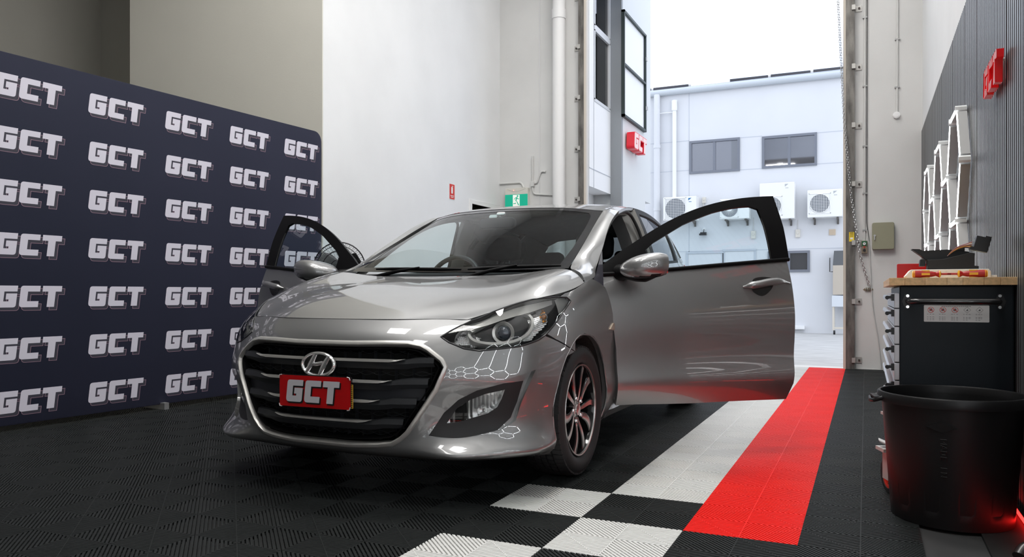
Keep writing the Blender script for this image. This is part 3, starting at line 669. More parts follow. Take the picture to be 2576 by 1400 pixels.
# warning label: five symbols and small print
m = MB(); FRL = T @ frame((.2355, BY0-.0012, .7925), (1,0,0), (0,0,1)); m.M = FRL
m.flat(rrect(.245,.072,.003,2,.1225-.005,0),0,0)
for i in range(5):
    cx = .022 + .0455*i; cy = .016
    if i < 3:
        m.flat([(cx+.0125*math.cos(a),cy+.0125*math.sin(a)) for a in [2*PI*k/20 for k in range(20)]],.0004,1); m.flat([(cx+.0105*math.cos(a),cy+.0105*math.sin(a)) for a in [2*PI*k/20 for k in range(20)]],.0006,0)
        m.flat([(cx-.006,cy-.005),(cx+.006,cy-.005),(cx+.005,cy+.006),(cx-.005,cy+.005)],.0008,2); m.flat([(cx-.0085,cy+.006),(cx-.0065,cy+.008),(cx+.0085,cy-.006),(cx+.0065,cy-.008)],.001,1)
    else:
        m.flat([(cx,cy+.014),(cx+.014,cy),(cx,cy-.014),(cx-.014,cy)][::-1],.0004,2); m.flat([(cx,cy+.0125),(cx+.0125,cy),(cx,cy-.0125),(cx-.0125,cy)][::-1],.0006,0)
        m.flat([(cx-.005,cy-.004),(cx+.004,cy-.004),(cx+.002,cy+.005)],.0008,2)
    for r in range(5):
        for q in range(3):
            w2 = .0045; xx = cx-.0145+.0098*q
            if r == 1 or (r == 4 and i > 2 and q == 2): continue
            m.flat([(xx,cy-.0195-.0062*r),(xx+w2+.003*((q*7+r*3+i) % 3)/2,cy-.0195-.0062*r),(xx+w2+.003*((q*7+r*3+i) % 3)/2,cy-.0180-.0062*r),(xx,cy-.0180-.0062*r)],.0004,2)
for q in range(14): m.flat([(.062+.008*q,.0305),(.0685+.008*q,.0305),(.0685+.008*q,.0325),(.062+.008*q,.0325)],.0004,2)
m.build('warning_label', [mat('label paper', (.62,.61,.60), .45), mat('label red', (.55,.05,.04), .5), mat('label ink', (.10,.10,.11), .5)], bench)
# drawer fronts on the aisle side
zs2 = [.885,.815,.735,.655,.575,.495,.36,.22]
for i in range(len(zs2)-1):
    z1, z0 = zs2[i]-.004, zs2[i+1]
    m = MB(); m.M = T; m.box(BX0, BX0+.022, BY0+.012, BY1-.02, z0, z1); d = m.build('drawer', M_DRW, bench, bevel=.002)
    m = MB(); m.M = T; zc = z1-.018
    m._add([(BX0,BY0+.03,zc+.012),(BX0-.020,BY0+.03,zc+.010),(BX0-.026,BY0+.03,zc-.004),(BX0-.022,BY0+.03,zc-.014),(BX0-.018,BY0+.03,zc-.004),(BX0-.014,BY0+.03,zc+.004),(BX0,BY0+.03,zc+.005),
            (BX0,BY1-.04,zc+.012),(BX0-.020,BY1-.04,zc+.010),(BX0-.026,BY1-.04,zc-.004),(BX0-.022,BY1-.04,zc-.014),(BX0-.018,BY1-.04,zc-.004),(BX0-.014,BY1-.04,zc+.004),(BX0,BY1-.04,zc+.005)],
           [(j,j+1,j+8,j+7) for j in range(6)] + [(6,0,7,13),(0,1,2,3,4,5,6)[::-1],(7,8,9,10,11,12,13)])
    m.build('drawer_pull', mat('drawer pull alloy', (.60,.60,.62), .25, .9), d)
    m = MB(); m.M = T; 
    m.box(BX0-.030, BX0, BY0+.016, BY0+.030, zc-.006, zc+.006); m.cyl((BX0-.028,BY0+.022,zc-.002),(BX0-.028,BY0+.034,zc-.002),.009,8); m.box(BX0-.012,BX0,BY0+.014,BY0+.032,zc-.016,zc+.014)
    m.build('pull_cap', M_BLACK, d)
m = MB(); m.M = T; m.box(BX0-.002, BX0, BY0+.03, BY0+.034, .862, .872); m.build('badge', M_RED, bench)
for x, y in ((.112,3.78),(.50,3.88),(.15,4.9),(.50,4.9)):
    m = MB(); m.M = T @ Matrix.Translation((x-.01, y, 0)) @ Matrix.Rotation(.35, 4, 'Z')
    m.box(-.05,.05,-.045,.045,.185,.2); m.box(-.026,-.020,-.03,.03,.06,.19); m.box(.020,.026,-.03,.03,.06,.19); m._add([(-.03,-.06,.15),(.03,-.06,.15),(.035,-.02,.195),(-.035,-.02,.195),(-.03,-.02,.16),(.03,-.02,.16)],[(0,1,2,3),(0,4,5,1)])
    c = m.build('castor', mat('white castor bracket', (.62,.62,.60), .4, .3), bench)
    m = MB(); m.M = T @ Matrix.Translation((x-.01, y, 0)) @ Matrix.Rotation(.35, 4, 'Z')
    m.lathe([(.078,-.016),(.08,-.010),(.08,.010),(.078,.016),(.060,.017),(.060,-.017),(.078,-.016)], 28, 'x', (0,0,.08), 0)
    m.lathe([(.060,-.014),(.060,.014),(.052,.014),(.052,-.014),(.060,-.014)], 28, 'x', (0,0,.08), 1)
    for k in range(5):
        a = 2*PI*k/5; m.tube([(0,.016*math.cos(a),.08+.016*math.sin(a)),(0,.055*math.cos(a),.08+.055*math.sin(a))], .008, 6, mi=2)
    m.cyl((-.02,0,.08),(.02,0,.08),.014,12,2); m.build('wheel', [M_RUBBER, mat('red wheel rim', (.75,.04,.02), .4), M_CHROME], c, smooth=40)
for y in (3.78,):   # brake pedal of the near castor
    m = MB(); m.M = T; m._add([(.055,y-.03,.225),(.10,y-.03,.205),(.10,y+.03,.205),(.055,y+.03,.225),(.050,y-.03,.235),(.10,y-.03,.215),(.10,y+.03,.215),(.050,y+.03,.235)],[(0,3,2,1),(4,5,6,7),(0,1,5,4),(1,2,6,5),(2,3,7,6),(3,0,4,7)]); m.box(.085,.14,y-.035,y+.035,.17,.20)
    m.build('brake_pedal', M_WHITE, bench, bevel=.004)
ZB = BZ + .033
M_TOOLR = mat('tool red', (.42,.012,.012), .35); M_TOOLY = mat('tool yellow', (.85,.45,.02), .4)
def onb(name, x, y, lab, cat, **k): return thing(name, (x, y, ZB), lab, cat, **k)
t = onb('red_case', .245, 4.42, 'red plastic case standing on the bench top by its left edge', 'case')
m = MB(); m.M = frame((0,.02,.0),(1,0,0),(0,0,1)); m.prism(rrect(.20,.083,.006,3,0,.0415),0,.05); m.build('case', mat('case red', (.50,.008,.010), .35), t, bevel=.003)
t = onb('foam_tray', .345, 4.12, 'white foam tray lying on the bench top', 'tray')
m = MB(); m.M = frame((0,.10,0),(1,0,0),(0,0,1)); m.prism([(-.165,0),(.165,0),(.165,.030),(.155,.042),(-.155,.042),(-.178,.012)][::1],0,.20); m.box(.165,.19,0,.014,.02,.19); m.build('tray', mat('white foam', (.86,.86,.82), .7), t, bevel=.003)
def driver(x0, lab, flip):
    t = onb('insulated_screwdriver', x0, 3.835, lab, 'screwdriver', group=None)
    s = -1 if flip else 1
    pr = [(0,0),(.012,.001),(.0165,.006),(.0165,.030),(.0125,.055),(.0125,.075),(.0085,.092),(.0145,.103),(.0145,.108),(.0045,.113),(.0045,.150),(0,.150)]
    m = MB(); M0 = Matrix.Translation((0,0,.0165)) @ Matrix.Rotation(s*PI/2, 4, 'Y') @ Matrix.Translation((0,0,-.075)); m.M = M0
    m.lathe([(r,h) for r,h in pr], 14); m.build('handle', M_TOOLR, t, smooth=40)
    m = MB(); m.M = M0; m.lathe([(0,-.001),(.0135,.0005),(.0168,.008),(.0168,.010)], 14); m.lathe([(.0150,.104),(.0155,.108),(.0075,.112)], 14)
    for a in (0, 1.57, 3.14, 4.71): m.box(.0125*math.cos(a)-.005, .0125*math.cos(a)+.005, .0125*math.sin(a)-.005, .0125*math.sin(a)+.005, .036, .068)
    m.build('grip_inlay', M_TOOLY, t, smooth=40)
driver(.262, 'red and yellow insulated screwdriver at the bench edge, the left one', False)
driver(.398, 'red and yellow insulated screwdriver at the bench edge, the right one', True)
# black plastic radio fascia with a wiring loom
t = onb('trim_bracket', .345, 4.08, 'black plastic dashboard trim bracket lying on the white tray', 'car trim')
m = MB(); m.M = frame((0,.06,.042),(1,0,0),(0,0,1))
m.prism([(-.085,0),(.120,0),(.120,.014),(.102,.016),(.105,.072),(.085,.075),(-.020,.048),(-.085,.044)], 0, .10)
m.prism([(-.145,.098),(-.115,.098),(-.100,.090),(.0,.092),(.06,.086),(.085,.080),(.09,.066),(-.02,.047),(-.085,.046),(-.11,.068)], -.02, .05)
m.prism([(-.115,.018),(-.09,.018),(-.09,.05),(-.112,.05)], -.02, .06); m.prism([(.035,.085),(.07,.085),(.07,.104),(.035,.104)], 0, .05)
m.build('bracket_body', mat('matt black trim', (.010,.011,.012), .5), t, bevel=.002)
t2 = onb('wiring_connector', .47, 4.06, 'black multi pin connector on a bundle of coloured wires', 'connector')
m = MB(); m.M = frame((0,0,.155),(math.cos(-.25),0,math.sin(-.25)*1),(-math.sin(-.25),0,math.cos(-.25))); m.prism([(-.034,-.032),(.036,-.032),(.036,.040),(.012,.040),(.012,.034),(-.022,.034),(-.022,-.018),(-.034,-.018)], -.03, .03); m.build('connector_body', M_BLACK, t2, bevel=.001)
wc = [(.02,.02,.02),(.5,.12,.10),(.75,.72,.68),(.70,.32,.05),(.02,.02,.02),(.35,.2,.15),(.45,.22,.2),(.6,.6,.55),(.75,.4,.05),(.3,.1,.12)]
for i, c in enumerate(wc):
    o = (i-4.5); m = MB(); sp = (i % 3 - 1)*.012
    m.tube(smooth_path([Vector((-.125,.02+sp,.105)), Vector((-.095,.01+sp,.137+.0015*o)), Vector((-.055,.0+sp,.150+.0015*o)), Vector((-.03,sp,.150+.006*o*.6))], .03), .0022, 5)
    m.build('wire', mat('wire colour %d' % i, c, .5), t2)
t = onb('cup_lid', .480, 4.385, 'pale green domed lid lying behind the tray', 'lid'); MB().lathe([(.045,0),(.046,.012),(.040,.036),(.025,.052),(0,.058)], 24).build('lid', mat('pale green plastic', (.52,.60,.42), .4), t, smooth=60)

# ================================================================ black bin
bin_ = thing('rubbish_bin', (.305, 3.475, 0), 'black ribbed plastic bin standing in front of the tool trolley', 'bin')
M_BIN = mat('bin plastic', (.006,.006,.0065), .42, spec=.3, bump=(250,.03))
n = 144; prof = [(.208,.012),(.212,.0),(.214,.03),(.2465,.448),(.2485,.452)]
vs_ = []; fs_ = []; hs = [0,.03,.06,.07,.20,.30,.40,.405,.44,.458]
for j, h in enumerate(hs):
    base = .213 + .032*h/.458
    for k in range(n):
        a = 2*PI*k/n; u = (k % 12)/12; dep = .007 if (2 <= k % 12 <= 5 and .065 < h < .402) else 0
        vs_.append(((base-dep)*math.cos(a), (base-dep)*math.sin(a), h))
L = len(hs)
for j in range(L-1):
    for k in range(n): fs_.append((j*n+k, j*n+(k+1)%n, (j+1)*n+(k+1)%n, (j+1)*n+k))
m = MB(); m._add(vs_, fs_); m.lathe([(.213,0),(0,.004)], 48); m.build('bin_body', M_BIN, bin_, smooth=40)
MB().lathe([(.245,.452),(.262,.452),(.263,.458),(.263,.485),(.259,.490),(.251,.490),(.247,.484),(.246,.45),(.214,.02),(0,.018)], 72).build('rim', M_BIN, bin_, smooth=50)
for a in (PI, 0):
    m = MB(); M0 = Matrix.Rotation(a+.15, 4, 'Z'); m.M = M0; m.box(.25,.285,-.055,.055,.462,.470); m.tube([(.255,-.055,.466),(.285,-.05,.455),(.290,0,.450),(.285,.05,.455),(.255,.055,.466)], .008, 8); m.build('handle', M_BIN, bin_, smooth=50)
af = math.atan2(-.9, -.12)  # raised maker badge plate and vertical moulding line, worn smooth
m = MB()
for aa, pol in ((-1.78, [(0,.020),(.052,0),(0,-.020),(-.052,0)]),):
    r = .244; m.M = frame((r*math.cos(aa), r*math.sin(aa), .385), (-math.sin(aa), math.cos(aa), 0), (.07*math.cos(aa), .07*math.sin(aa), 1)); m.prism(pol, -.004, .003)
m.build('badge_plate', M_BIN, bin_)
# letters moulded under the badge
STK = {'M':[((0,0),(0,1)),((0,1),(.4,.4)),((.4,.4),(.8,1)),((.8,1),(.8,0))],'A':[((0,0),(.4,1)),((.4,1),(.8,0)),((.15,.35),(.65,.35))],'D':[((0,0),(0,1)),((0,1),(.6,.8)),((.6,.8),(.6,.2)),((.6,.2),(0,0))],'E':[((0,0),(0,1)),((0,1),(.6,1)),((0,.5),(.5,.5)),((0,0),(.6,0))],'I':[((.2,0),(.2,1))],'N':[((0,0),(0,1)),((0,1),(.7,0)),((.7,0),(.7,1))],' ':[],
       'W':[((0,1),(.2,0)),((.2,0),(.45,.8)),((.45,.8),(.7,0)),((.7,0),(.9,1))],'L':[((0,1),(0,0)),((0,0),(.6,0))],'R':[((0,0),(0,1)),((0,1),(.6,.9)),((.6,.9),(.6,.6)),((.6,.6),(0,.5)),((.2,.5),(.65,0))]}
def strokes(txt, h, m, M0, dirx=1):
    x = 0; m.M = M0
    for ch in txt:
        for a, b in STK[ch]: m.tube([((a[0]*h+x), a[1]*h, 0), (b[0]*h+x, b[1]*h, 0)], h*.06, 5)
        x += h*1.05 if ch != ' ' else h*.7
aa = -1.80; r = .236; m = MB()
strokes('MADE IN', .021, m, frame(((.241)*math.cos(aa), (.241)*math.sin(aa), .34), (-.075*math.cos(aa), -.075*math.sin(aa), -1), (-math.sin(aa), math.cos(aa), 0)))
m.build('moulded_text', M_BIN, bin_)
# black grip of a tool lying at the frame edge
t = thing('hose_fitting', (.50, 2.93, 0), 'black rounded tool handle lying on the tiles at the right frame edge', 'tool')
MB().tube(smooth_path([Vector((-.05,.0,.03)), Vector((-.03,.03,.055)), Vector((.03,.03,.06)), Vector((.075,-.03,.05)), Vector((.06,-.10,.03))], .04), .022, 12).build('grip', mat('satin black grip', (.02,.012,.012), .3), t, smooth=60)
# ---------------------------------------------------------------- smooth surfaces of the car body
def _nat(x, y, xi):
    """natural cubic spline through y(x) (y: n x k) evaluated at xi"""
    x = np.asarray(x, float); y = np.asarray(y, float); n = len(x)
    sh = y.shape[1:]; y = y.reshape(n, -1)
    h = np.diff(x); A = np.zeros((n, n)); B = np.zeros_like(y)
    A[0, 0] = A[-1, -1] = 1
    for i in range(1, n - 1):
        A[i, i - 1] = h[i - 1]; A[i, i] = 2 * (h[i - 1] + h[i]); A[i, i + 1] = h[i]
        B[i] = 6 * ((y[i + 1] - y[i]) / h[i] - (y[i] - y[i - 1]) / h[i - 1])
    M = np.linalg.solve(A, B)
    k = np.clip(np.searchsorted(x, xi) - 1, 0, n - 2)
    a = (x[k + 1] - xi)[:, None]; b = (xi - x[k])[:, None]; hk = h[k][:, None]
    r = (M[k] * a ** 3 + M[k + 1] * b ** 3) / (6 * hk) + (y[k] / hk - M[k] * hk / 6) * a + (y[k + 1] / hk - M[k + 1] * hk / 6) * b
    return r.reshape((len(xi),) + sh)

class Surf:
    def __init__(self, grid, s, t, ds=.006, dt=.006, flip=False, sm=(.03, .015)):
        g = np.array(grid, float); self.s0, self.s1 = s[0], s[-1]; self.t0, self.t1 = t[0], t[-1]
        ns = max(8, int((s[-1] - s[0]) / ds)); nt = max(8, int((t[-1] - t[0]) / dt))
        si = np.linspace(s[0], s[-1], ns); ti = np.linspace(t[0], t[-1], nt)
        d = _nat(s, g, si)
        d = np.swapaxes(_nat(t, np.swapaxes(d, 0, 1), ti), 0, 1)
        for ax, (sg, h) in enumerate(((sm[0], si[1]-si[0]), (sm[1], ti[1]-ti[0]))):      # fair the skin: light gaussian along both directions
            w = int(3*sg/h)
            if w < 1: continue
            kx = np.exp(-.5*(np.arange(-w, w+1)*h/sg)**2); kx /= kx.sum(); e = np.moveaxis(d, ax, 0); w2 = min(w, len(e)-1)
            if w2 < w: kx = kx[w-w2:w+w2+1]/kx[w-w2:w+w2+1].sum(); w = w2
            pad = np.concatenate([2*e[:1]-e[w:0:-1], e, 2*e[-1:]-e[-2:-w-2:-1]]); r = sum(kx[i]*pad[i:i+len(e)] for i in range(2*w+1)); d = np.moveaxis(r, 0, ax)
        self.si, self.ti, self.P = si, ti, d
        du = np.gradient(d, axis=0); dv = np.gradient(d, axis=1)
        n = np.cross(du, dv); n /= np.linalg.norm(n, axis=2, keepdims=True) + 1e-12
        if flip: n = -n
        self.N = n
    def ev(self, st):
        st = np.asarray(st, float).reshape(-1, 2)
        a = np.clip((st[:, 0] - self.s0) / (self.s1 - self.s0) * (len(self.si) - 1), 0, len(self.si) - 1.001)
        b = np.clip((st[:, 1] - self.t0) / (self.t1 - self.t0) * (len(self.ti) - 1), 0, len(self.ti) - 1.001)
        i = a.astype(int); j = b.astype(int); fa = (a - i)[:, None]; fb = (b - j)[:, None]
        def L(G): return (G[i, j] * (1 - fa) * (1 - fb) + G[i + 1, j] * fa * (1 - fb) + G[i, j + 1] * (1 - fa) * fb + G[i + 1, j + 1] * fa * fb)
        n = L(self.N); n /= np.linalg.norm(n, axis=1, keepdims=True)
        return L(self.P), n
    def inv(self, pts, ax, srange=None):
        """(s,t) of points given by two of the three car coordinates (ax = 'uz', 'vz' or 'uv')"""
        c = {'uz': (0, 2), 'vz': (1, 2), 'uv': (0, 1)}[ax]
        m = np.ones(len(self.si), bool)
        if srange: m = (self.si >= srange[0]) & (self.si <= srange[1])
        idx = np.where(m)[0]; Q = self.P[idx][:, :, c]; out = []
        for p in pts:
            k = np.argmin(((Q - np.array(p)) ** 2).sum(2)); i, j = np.unravel_index(k, Q.shape[:2])
            out.append((self.si[idx[i]], self.ti[j]))
        return out

# body wrap: columns run from the front centre round the corner and along the side to the rear centre, rows from sill to shoulder
CB = [
 [(0,-.70,.165),(0,-.828,.195),(0,-.878,.25),(0,-.895,.38),(0,-.895,.50),(0,-.88,.60),(0,-.855,.69),(0,-.785,.768)],
 [(.25,-.69,.165),(.25,-.818,.195),(.25,-.864,.25),(.25,-.880,.38),(.25,-.880,.50),(.25,-.865,.60),(.25,-.835,.69),(.235,-.765,.768)],
 [(.44,-.66,.165),(.45,-.795,.195),(.45,-.824,.25),(.45,-.828,.38),(.45,-.832,.50),(.45,-.820,.60),(.44,-.785,.69),(.40,-.720,.770)],
 [(.55,-.61,.165),(.590,-.785,.195),(.594,-.800,.235),(.568,-.744,.345),(.582,-.766,.50),(.58,-.753,.60),(.565,-.712,.695),(.513,-.665,.771)],
 [(.66,-.55,.165),(.712,-.700,.195),(.720,-.712,.235),(.688,-.660,.345),(.702,-.678,.50),(.70,-.665,.60),(.677,-.645,.70),(.600,-.625,.768)],
 [(.74,-.46,.165),(.806,-.584,.195),(.814,-.592,.235),(.784,-.556,.345),(.802,-.568,.50),(.80,-.555,.60),(.785,-.535,.71),(.686,-.50,.818)],
 [(.79,-.39,.16),(.866,-.46,.195),(.871,-.464,.235),(.842,-.442,.36),(.852,-.445,.50),(.850,-.435,.60),(.838,-.41,.72),(.760,-.345,.854)],
 [(.83,-.34,.16),(.872,-.35,.20),(.876,-.35,.255),(.872,-.345,.38),(.876,-.34,.50),(.874,-.32,.60),(.862,-.28,.735),(.800,-.245,.868)],
 [(.83,-.17,.16),(.875,-.17,.20),(.884,-.17,.255),(.889,-.17,.38),(.890,-.17,.50),(.888,-.16,.62),(.873,-.13,.76),(.826,-.115,.882)],
 [(.83,.03,.16),(.874,.03,.20),(.885,.03,.26),(.890,.03,.38),(.891,.03,.50),(.889,.03,.635),(.874,.04,.785),(.832,.03,.907)],
 [(.83,.19,.165),(.868,.19,.21),(.882,.19,.28),(.888,.19,.39),(.888,.19,.50),(.887,.19,.65),(.873,.19,.81),(.829,.15,.937)],
 [(.82,.35,.17),(.855,.35,.23),(.880,.35,.32),(.884,.35,.42),(.882,.35,.53),(.882,.35,.67),(.872,.34,.83),(.832,.31,.963)],
 [(.80,.52,.17),(.845,.52,.25),(.880,.52,.345),(.880,.52,.44),(.874,.52,.56),(.877,.52,.69),(.868,.52,.84),(.824,.48,.980)],
 [(.79,.80,.17),(.840,.80,.255),(.880,.80,.35),(.878,.80,.45),(.869,.80,.57),(.876,.80,.71),(.862,.80,.86),(.818,.80,1.005)],
 [(.79,1.2,.17),(.840,1.2,.26),(.882,1.2,.355),(.879,1.2,.46),(.869,1.2,.58),(.880,1.2,.73),(.861,1.2,.89),(.812,1.2,1.040)],
 [(.79,1.62,.17),(.840,1.62,.26),(.883,1.62,.36),(.881,1.62,.47),(.873,1.62,.59),(.886,1.62,.75),(.862,1.62,.92),(.806,1.62,1.075)],
 [(.80,2.05,.17),(.845,2.05,.26),(.885,2.05,.36),(.885,2.05,.47),(.880,2.05,.59),(.892,2.05,.77),(.866,2.05,.94),(.80,2.05,1.100)],
 [(.82,2.4,.17),(.86,2.4,.25),(.888,2.4,.35),(.892,2.4,.47),(.892,2.4,.60),(.897,2.4,.78),(.866,2.4,.96),(.788,2.4,1.120)],
 [(.83,2.75,.18),(.865,2.75,.25),(.885,2.75,.35),(.890,2.75,.47),(.892,2.75,.60),(.892,2.75,.79),(.852,2.75,.97),(.757,2.72,1.135)],
 [(.80,3.0,.20),(.845,3.02,.26),(.868,3.03,.35),(.872,3.03,.47),(.872,3.03,.60),(.862,3.02,.80),(.815,2.98,.98),(.71,2.93,1.14)],
 [(.71,3.2,.22),(.76,3.24,.27),(.785,3.26,.35),(.79,3.27,.47),(.79,3.27,.60),(.775,3.24,.81),(.725,3.17,.98),(.63,3.09,1.14)],
 [(.45,3.33,.22),(.48,3.38,.27),(.50,3.41,.35),(.50,3.42,.47),(.50,3.42,.60),(.49,3.38,.81),(.46,3.30,.98),(.42,3.19,1.14)],
 [(0,3.37,.22),(0,3.42,.27),(0,3.45,.35),(0,3.46,.47),(0,3.46,.60),(0,3.42,.81),(0,3.34,.98),(0,3.23,1.14)],
]
def make_wrap():
    g = np.array(CB, float); m = np.array([-1, 1, 1.])
    s = [0]
    for i in range(1, len(g)): s.append(s[-1] + np.linalg.norm(g[i, 3] - g[i - 1, 3]))
    s = np.array(s); L = s[-1]
    g = np.concatenate([g[12:0:-1] * m, g, g[-2:-4:-1] * m]); s = np.concatenate([-s[12:0:-1], s, 2 * L - s[-2:-4:-1]])
    t = [.165, .205, .265, .385, .505, .62, .73, .86]
    S = Surf(g, s, np.array(t), sm=(.045, .018)); S.L = L
    return S
HOOD = [
 [(0,-.785,.768),(.17,-.779,.7685),(.34,-.746,.7695),(.49,-.680,.771),(.600,-.625,.768)],
 [(0,-.62,.836),(.20,-.615,.836),(.40,-.595,.828),(.575,-.560,.797),(.650,-.55,.797)],
 [(0,-.42,.888),(.22,-.415,.888),(.45,-.405,.880),(.652,-.43,.846),(.735,-.40,.842)],
 [(0,-.2,.926),(.235,-.2,.926),(.49,-.21,.916),(.720,-.26,.905),(.806,-.235,.870)],
 [(0,0,.954),(.245,0,.954),(.51,-.02,.950),(.756,-.07,.960),(.832,.0,.900)],
 [(0,.125,.972),(.25,.135,.976),(.52,.16,.988),(.765,.165,1.003),(.830,.155,.934)],
]
def make_hood():
    g = np.array(HOOD, float); m = np.array([-1, 1, 1.])
    s = np.array([0, .2, .4, .62, .8, .94])
    t = np.array([0, .22, .45, .66, .78])
    g = np.concatenate([g[:, :0:-1] * m, g], axis=1); t = np.concatenate([-t[:0:-1], t])
    return Surf(g, s, t, flip=True, sm=(.06, .05))
WSH = [
 [(0,.175,.985),(.3,.195,.992),(.55,.228,1.0),(.70,.262,1.006)],
 [(0,.57,1.238),(.3,.59,1.234),(.52,.635,1.220),(.655,.70,1.205)],
 [(0,1.0,1.430),(.3,1.02,1.426),(.49,1.075,1.415),(.607,1.14,1.404)],
]
def make_screen():
    g = np.array(WSH, float); m = np.array([-1, 1, 1.])
    s = np.array([0, .46, .92]); t = np.array([0, .3, .55, .69])
    g = np.concatenate([g[:, :0:-1] * m, g], axis=1); t = np.concatenate([-t[:0:-1], t])
    return Surf(g, s, t, flip=True)
RF = [(.800,.38,.990),(.776,.6,1.115),(.742,.8,1.235),(.714,1.0,1.335),(.692,1.2,1.405),(.678,1.4,1.447),(.668,1.62,1.468),(.660,1.9,1.474),(.648,2.2,1.465),(.626,2.6,1.427),(.594,2.95,1.364),(.572,3.10,1.32)]
BELT = [(.822,.38,.972),(.822,.6,.989),(.818,.8,1.005),(.815,1.0,1.022),(.812,1.2,1.04),(.809,1.4,1.057),(.806,1.62,1.075),(.802,1.9,1.092),(.796,2.2,1.108),(.775,2.6,1.128),(.718,2.95,1.14),(.66,3.08,1.145)]
def make_green():
    g = []
    for b, r in zip(BELT, RF):
        b = np.array(b); r = np.array(r); d = np.linalg.norm(r - b)
        row = []
        for w in (0, .33, .67, 1):
            p = b + (r - b) * w; p[0] += .10 * d * w * (1 - w) * 1.2; row.append(p)
        g.append(row)
    return Surf(np.array(g), np.array([b[1] for b in BELT]), np.array([0, .33, .67, 1.0]) * .4)
ROOF = [
 [(0,1.0,1.430),(.3,1.02,1.426),(.49,1.075,1.415),(.607,1.14,1.404),(.692,1.2,1.405)],
 [(0,1.22,1.472),(.3,1.24,1.468),(.49,1.28,1.460),(.600,1.34,1.450),(.678,1.4,1.447)],
 [(0,1.55,1.508),(.3,1.56,1.503),(.49,1.58,1.492),(.597,1.60,1.481),(.668,1.62,1.468)],
 [(0,1.9,1.520),(.3,1.9,1.515),(.49,1.9,1.502),(.594,1.9,1.490),(.660,1.9,1.474)],
 [(0,2.3,1.515),(.3,2.3,1.510),(.47,2.3,1.497),(.575,2.3,1.482),(.645,2.3,1.457)],
 [(0,2.8,1.475),(.28,2.8,1.470),(.44,2.8,1.457),(.54,2.8,1.437),(.609,2.8,1.397)],
 [(0,3.2,1.41),(.26,3.18,1.405),(.41,3.15,1.39),(.51,3.12,1.365),(.572,3.10,1.32)],
]
def make_roof():
    g = np.array(ROOF, float); m = np.array([-1, 1, 1.])
    s = np.array([1.0, 1.25, 1.57, 1.9, 2.3, 2.8, 3.2]); t = np.array([0, .3, .49, .60, .67])
    g = np.concatenate([g[:, :0:-1] * m, g], axis=1); t = np.concatenate([-t[:0:-1], t])
    return Surf(g, s, t, flip=True)
PIL = [  # A pillar: windscreen edge -> crown -> door top edge
 [(.765,.165,1.003),(.805,.17,.980),(.830,.152,.935)],
 [(.722,.240,1.010),(.790,.28,1.008),(.832,.31,.963)],
 [(.704,.29,1.022),(.765,.36,1.035),(.812,.38,.985)],
 [(.683,.46,1.100),(.735,.53,1.120),(.775,.60,1.115)],
 [(.658,.70,1.210),(.702,.75,1.232),(.742,.80,1.235)],
 [(.632,.93,1.315),(.672,.97,1.340),(.714,1.0,1.335)],
 [(.607,1.14,1.404),(.650,1.17,1.415),(.692,1.20,1.405)],
]
def make_pillar():
    return Surf(np.array(PIL, float), np.array([0, .09, .16, .38, .65, .90, 1.12]), np.array([0, .06, .12]), ds=.004, dt=.004, flip=True, sm=(.02, .006))

# lamp and recess outlines on the body wrap (arc length along it, height coordinate)
OUT = {'headlight': [(0.544, 0.738), (0.586, 0.769), (0.646, 0.805), (0.736, 0.848), (0.85, 0.86), (0.934, 0.86), (1.024, 0.86), (1.102, 0.854), (1.21, 0.848), (1.301, 0.836), (1.337, 0.811), (1.186, 0.775), (1.096, 0.738), (1.03, 0.708), (0.988, 0.695), (0.892, 0.677), (0.802, 0.671), (0.712, 0.665), (0.646, 0.677), (0.58, 0.708)], 'fog_hole': [(0.97, 0.561), (0.856, 0.531), (0.766, 0.506), (0.676, 0.482), (0.61, 0.458), (0.55, 0.409), (0.484, 0.311), (0.526, 0.311), (0.592, 0.324), (0.7, 0.336), (0.808, 0.354), (0.88, 0.384), (0.904, 0.439)], 'fog_bezel': [(0.922, 0.512), (0.826, 0.506), (0.712, 0.482), (0.634, 0.452), (0.574, 0.409), (0.502, 0.317), (0.592, 0.33), (0.7, 0.342), (0.802, 0.354), (0.868, 0.391), (0.898, 0.439)], 'fog_lens': [(0.832, 0.482), (0.748, 0.47), (0.682, 0.452), (0.628, 0.427), (0.586, 0.378), (0.628, 0.384), (0.688, 0.397), (0.76, 0.409), (0.802, 0.427), (0.82, 0.452)]}
ANG_L, ANG_R = 51, 72
# ================================================================ the car (local frame: x to its left side, y rearwards from the front axle, z up)
XC, Y0 = -2.12, 3.52
car = thing('car', (XC, Y0, 0), 'silver grey hatchback with both front doors open', 'car')
WR = make_wrap(); HD = make_hood(); WS = make_screen(); GR_ = make_green(); RO = make_roof(); PL = make_pillar()
PAINT = mat('silver grey car paint', (.295,.297,.298), .40, .74, coat=1.0, coat_r=.006)
PAINT.node_tree.nodes['Principled BSDF'].inputs['Coat IOR'].default_value = 1.75
M_JAMB = mat('door jamb paint', (.30,.295,.28), .4, .6, coat=.4)
M_TRIM = mat('satin black trim', (.006,.006,.0065), .42, spec=.10); M_GLOSSK = mat('gloss black', (.006,.006,.007), .08, coat=.6)
M_INT = mat('dark cabin cloth', (.010,.011,.013), .85); M_SHELL = mat('black inner shell', (.006,.006,.006), .8)
M_GLASS = glass('car glass', (.74,.86,.86), 0, .8); M_TINT = glass('tinted rear glass', (.045,.06,.085))
M_SATIN = mat('satin silver trim', (.62,.61,.58), .34, .65)

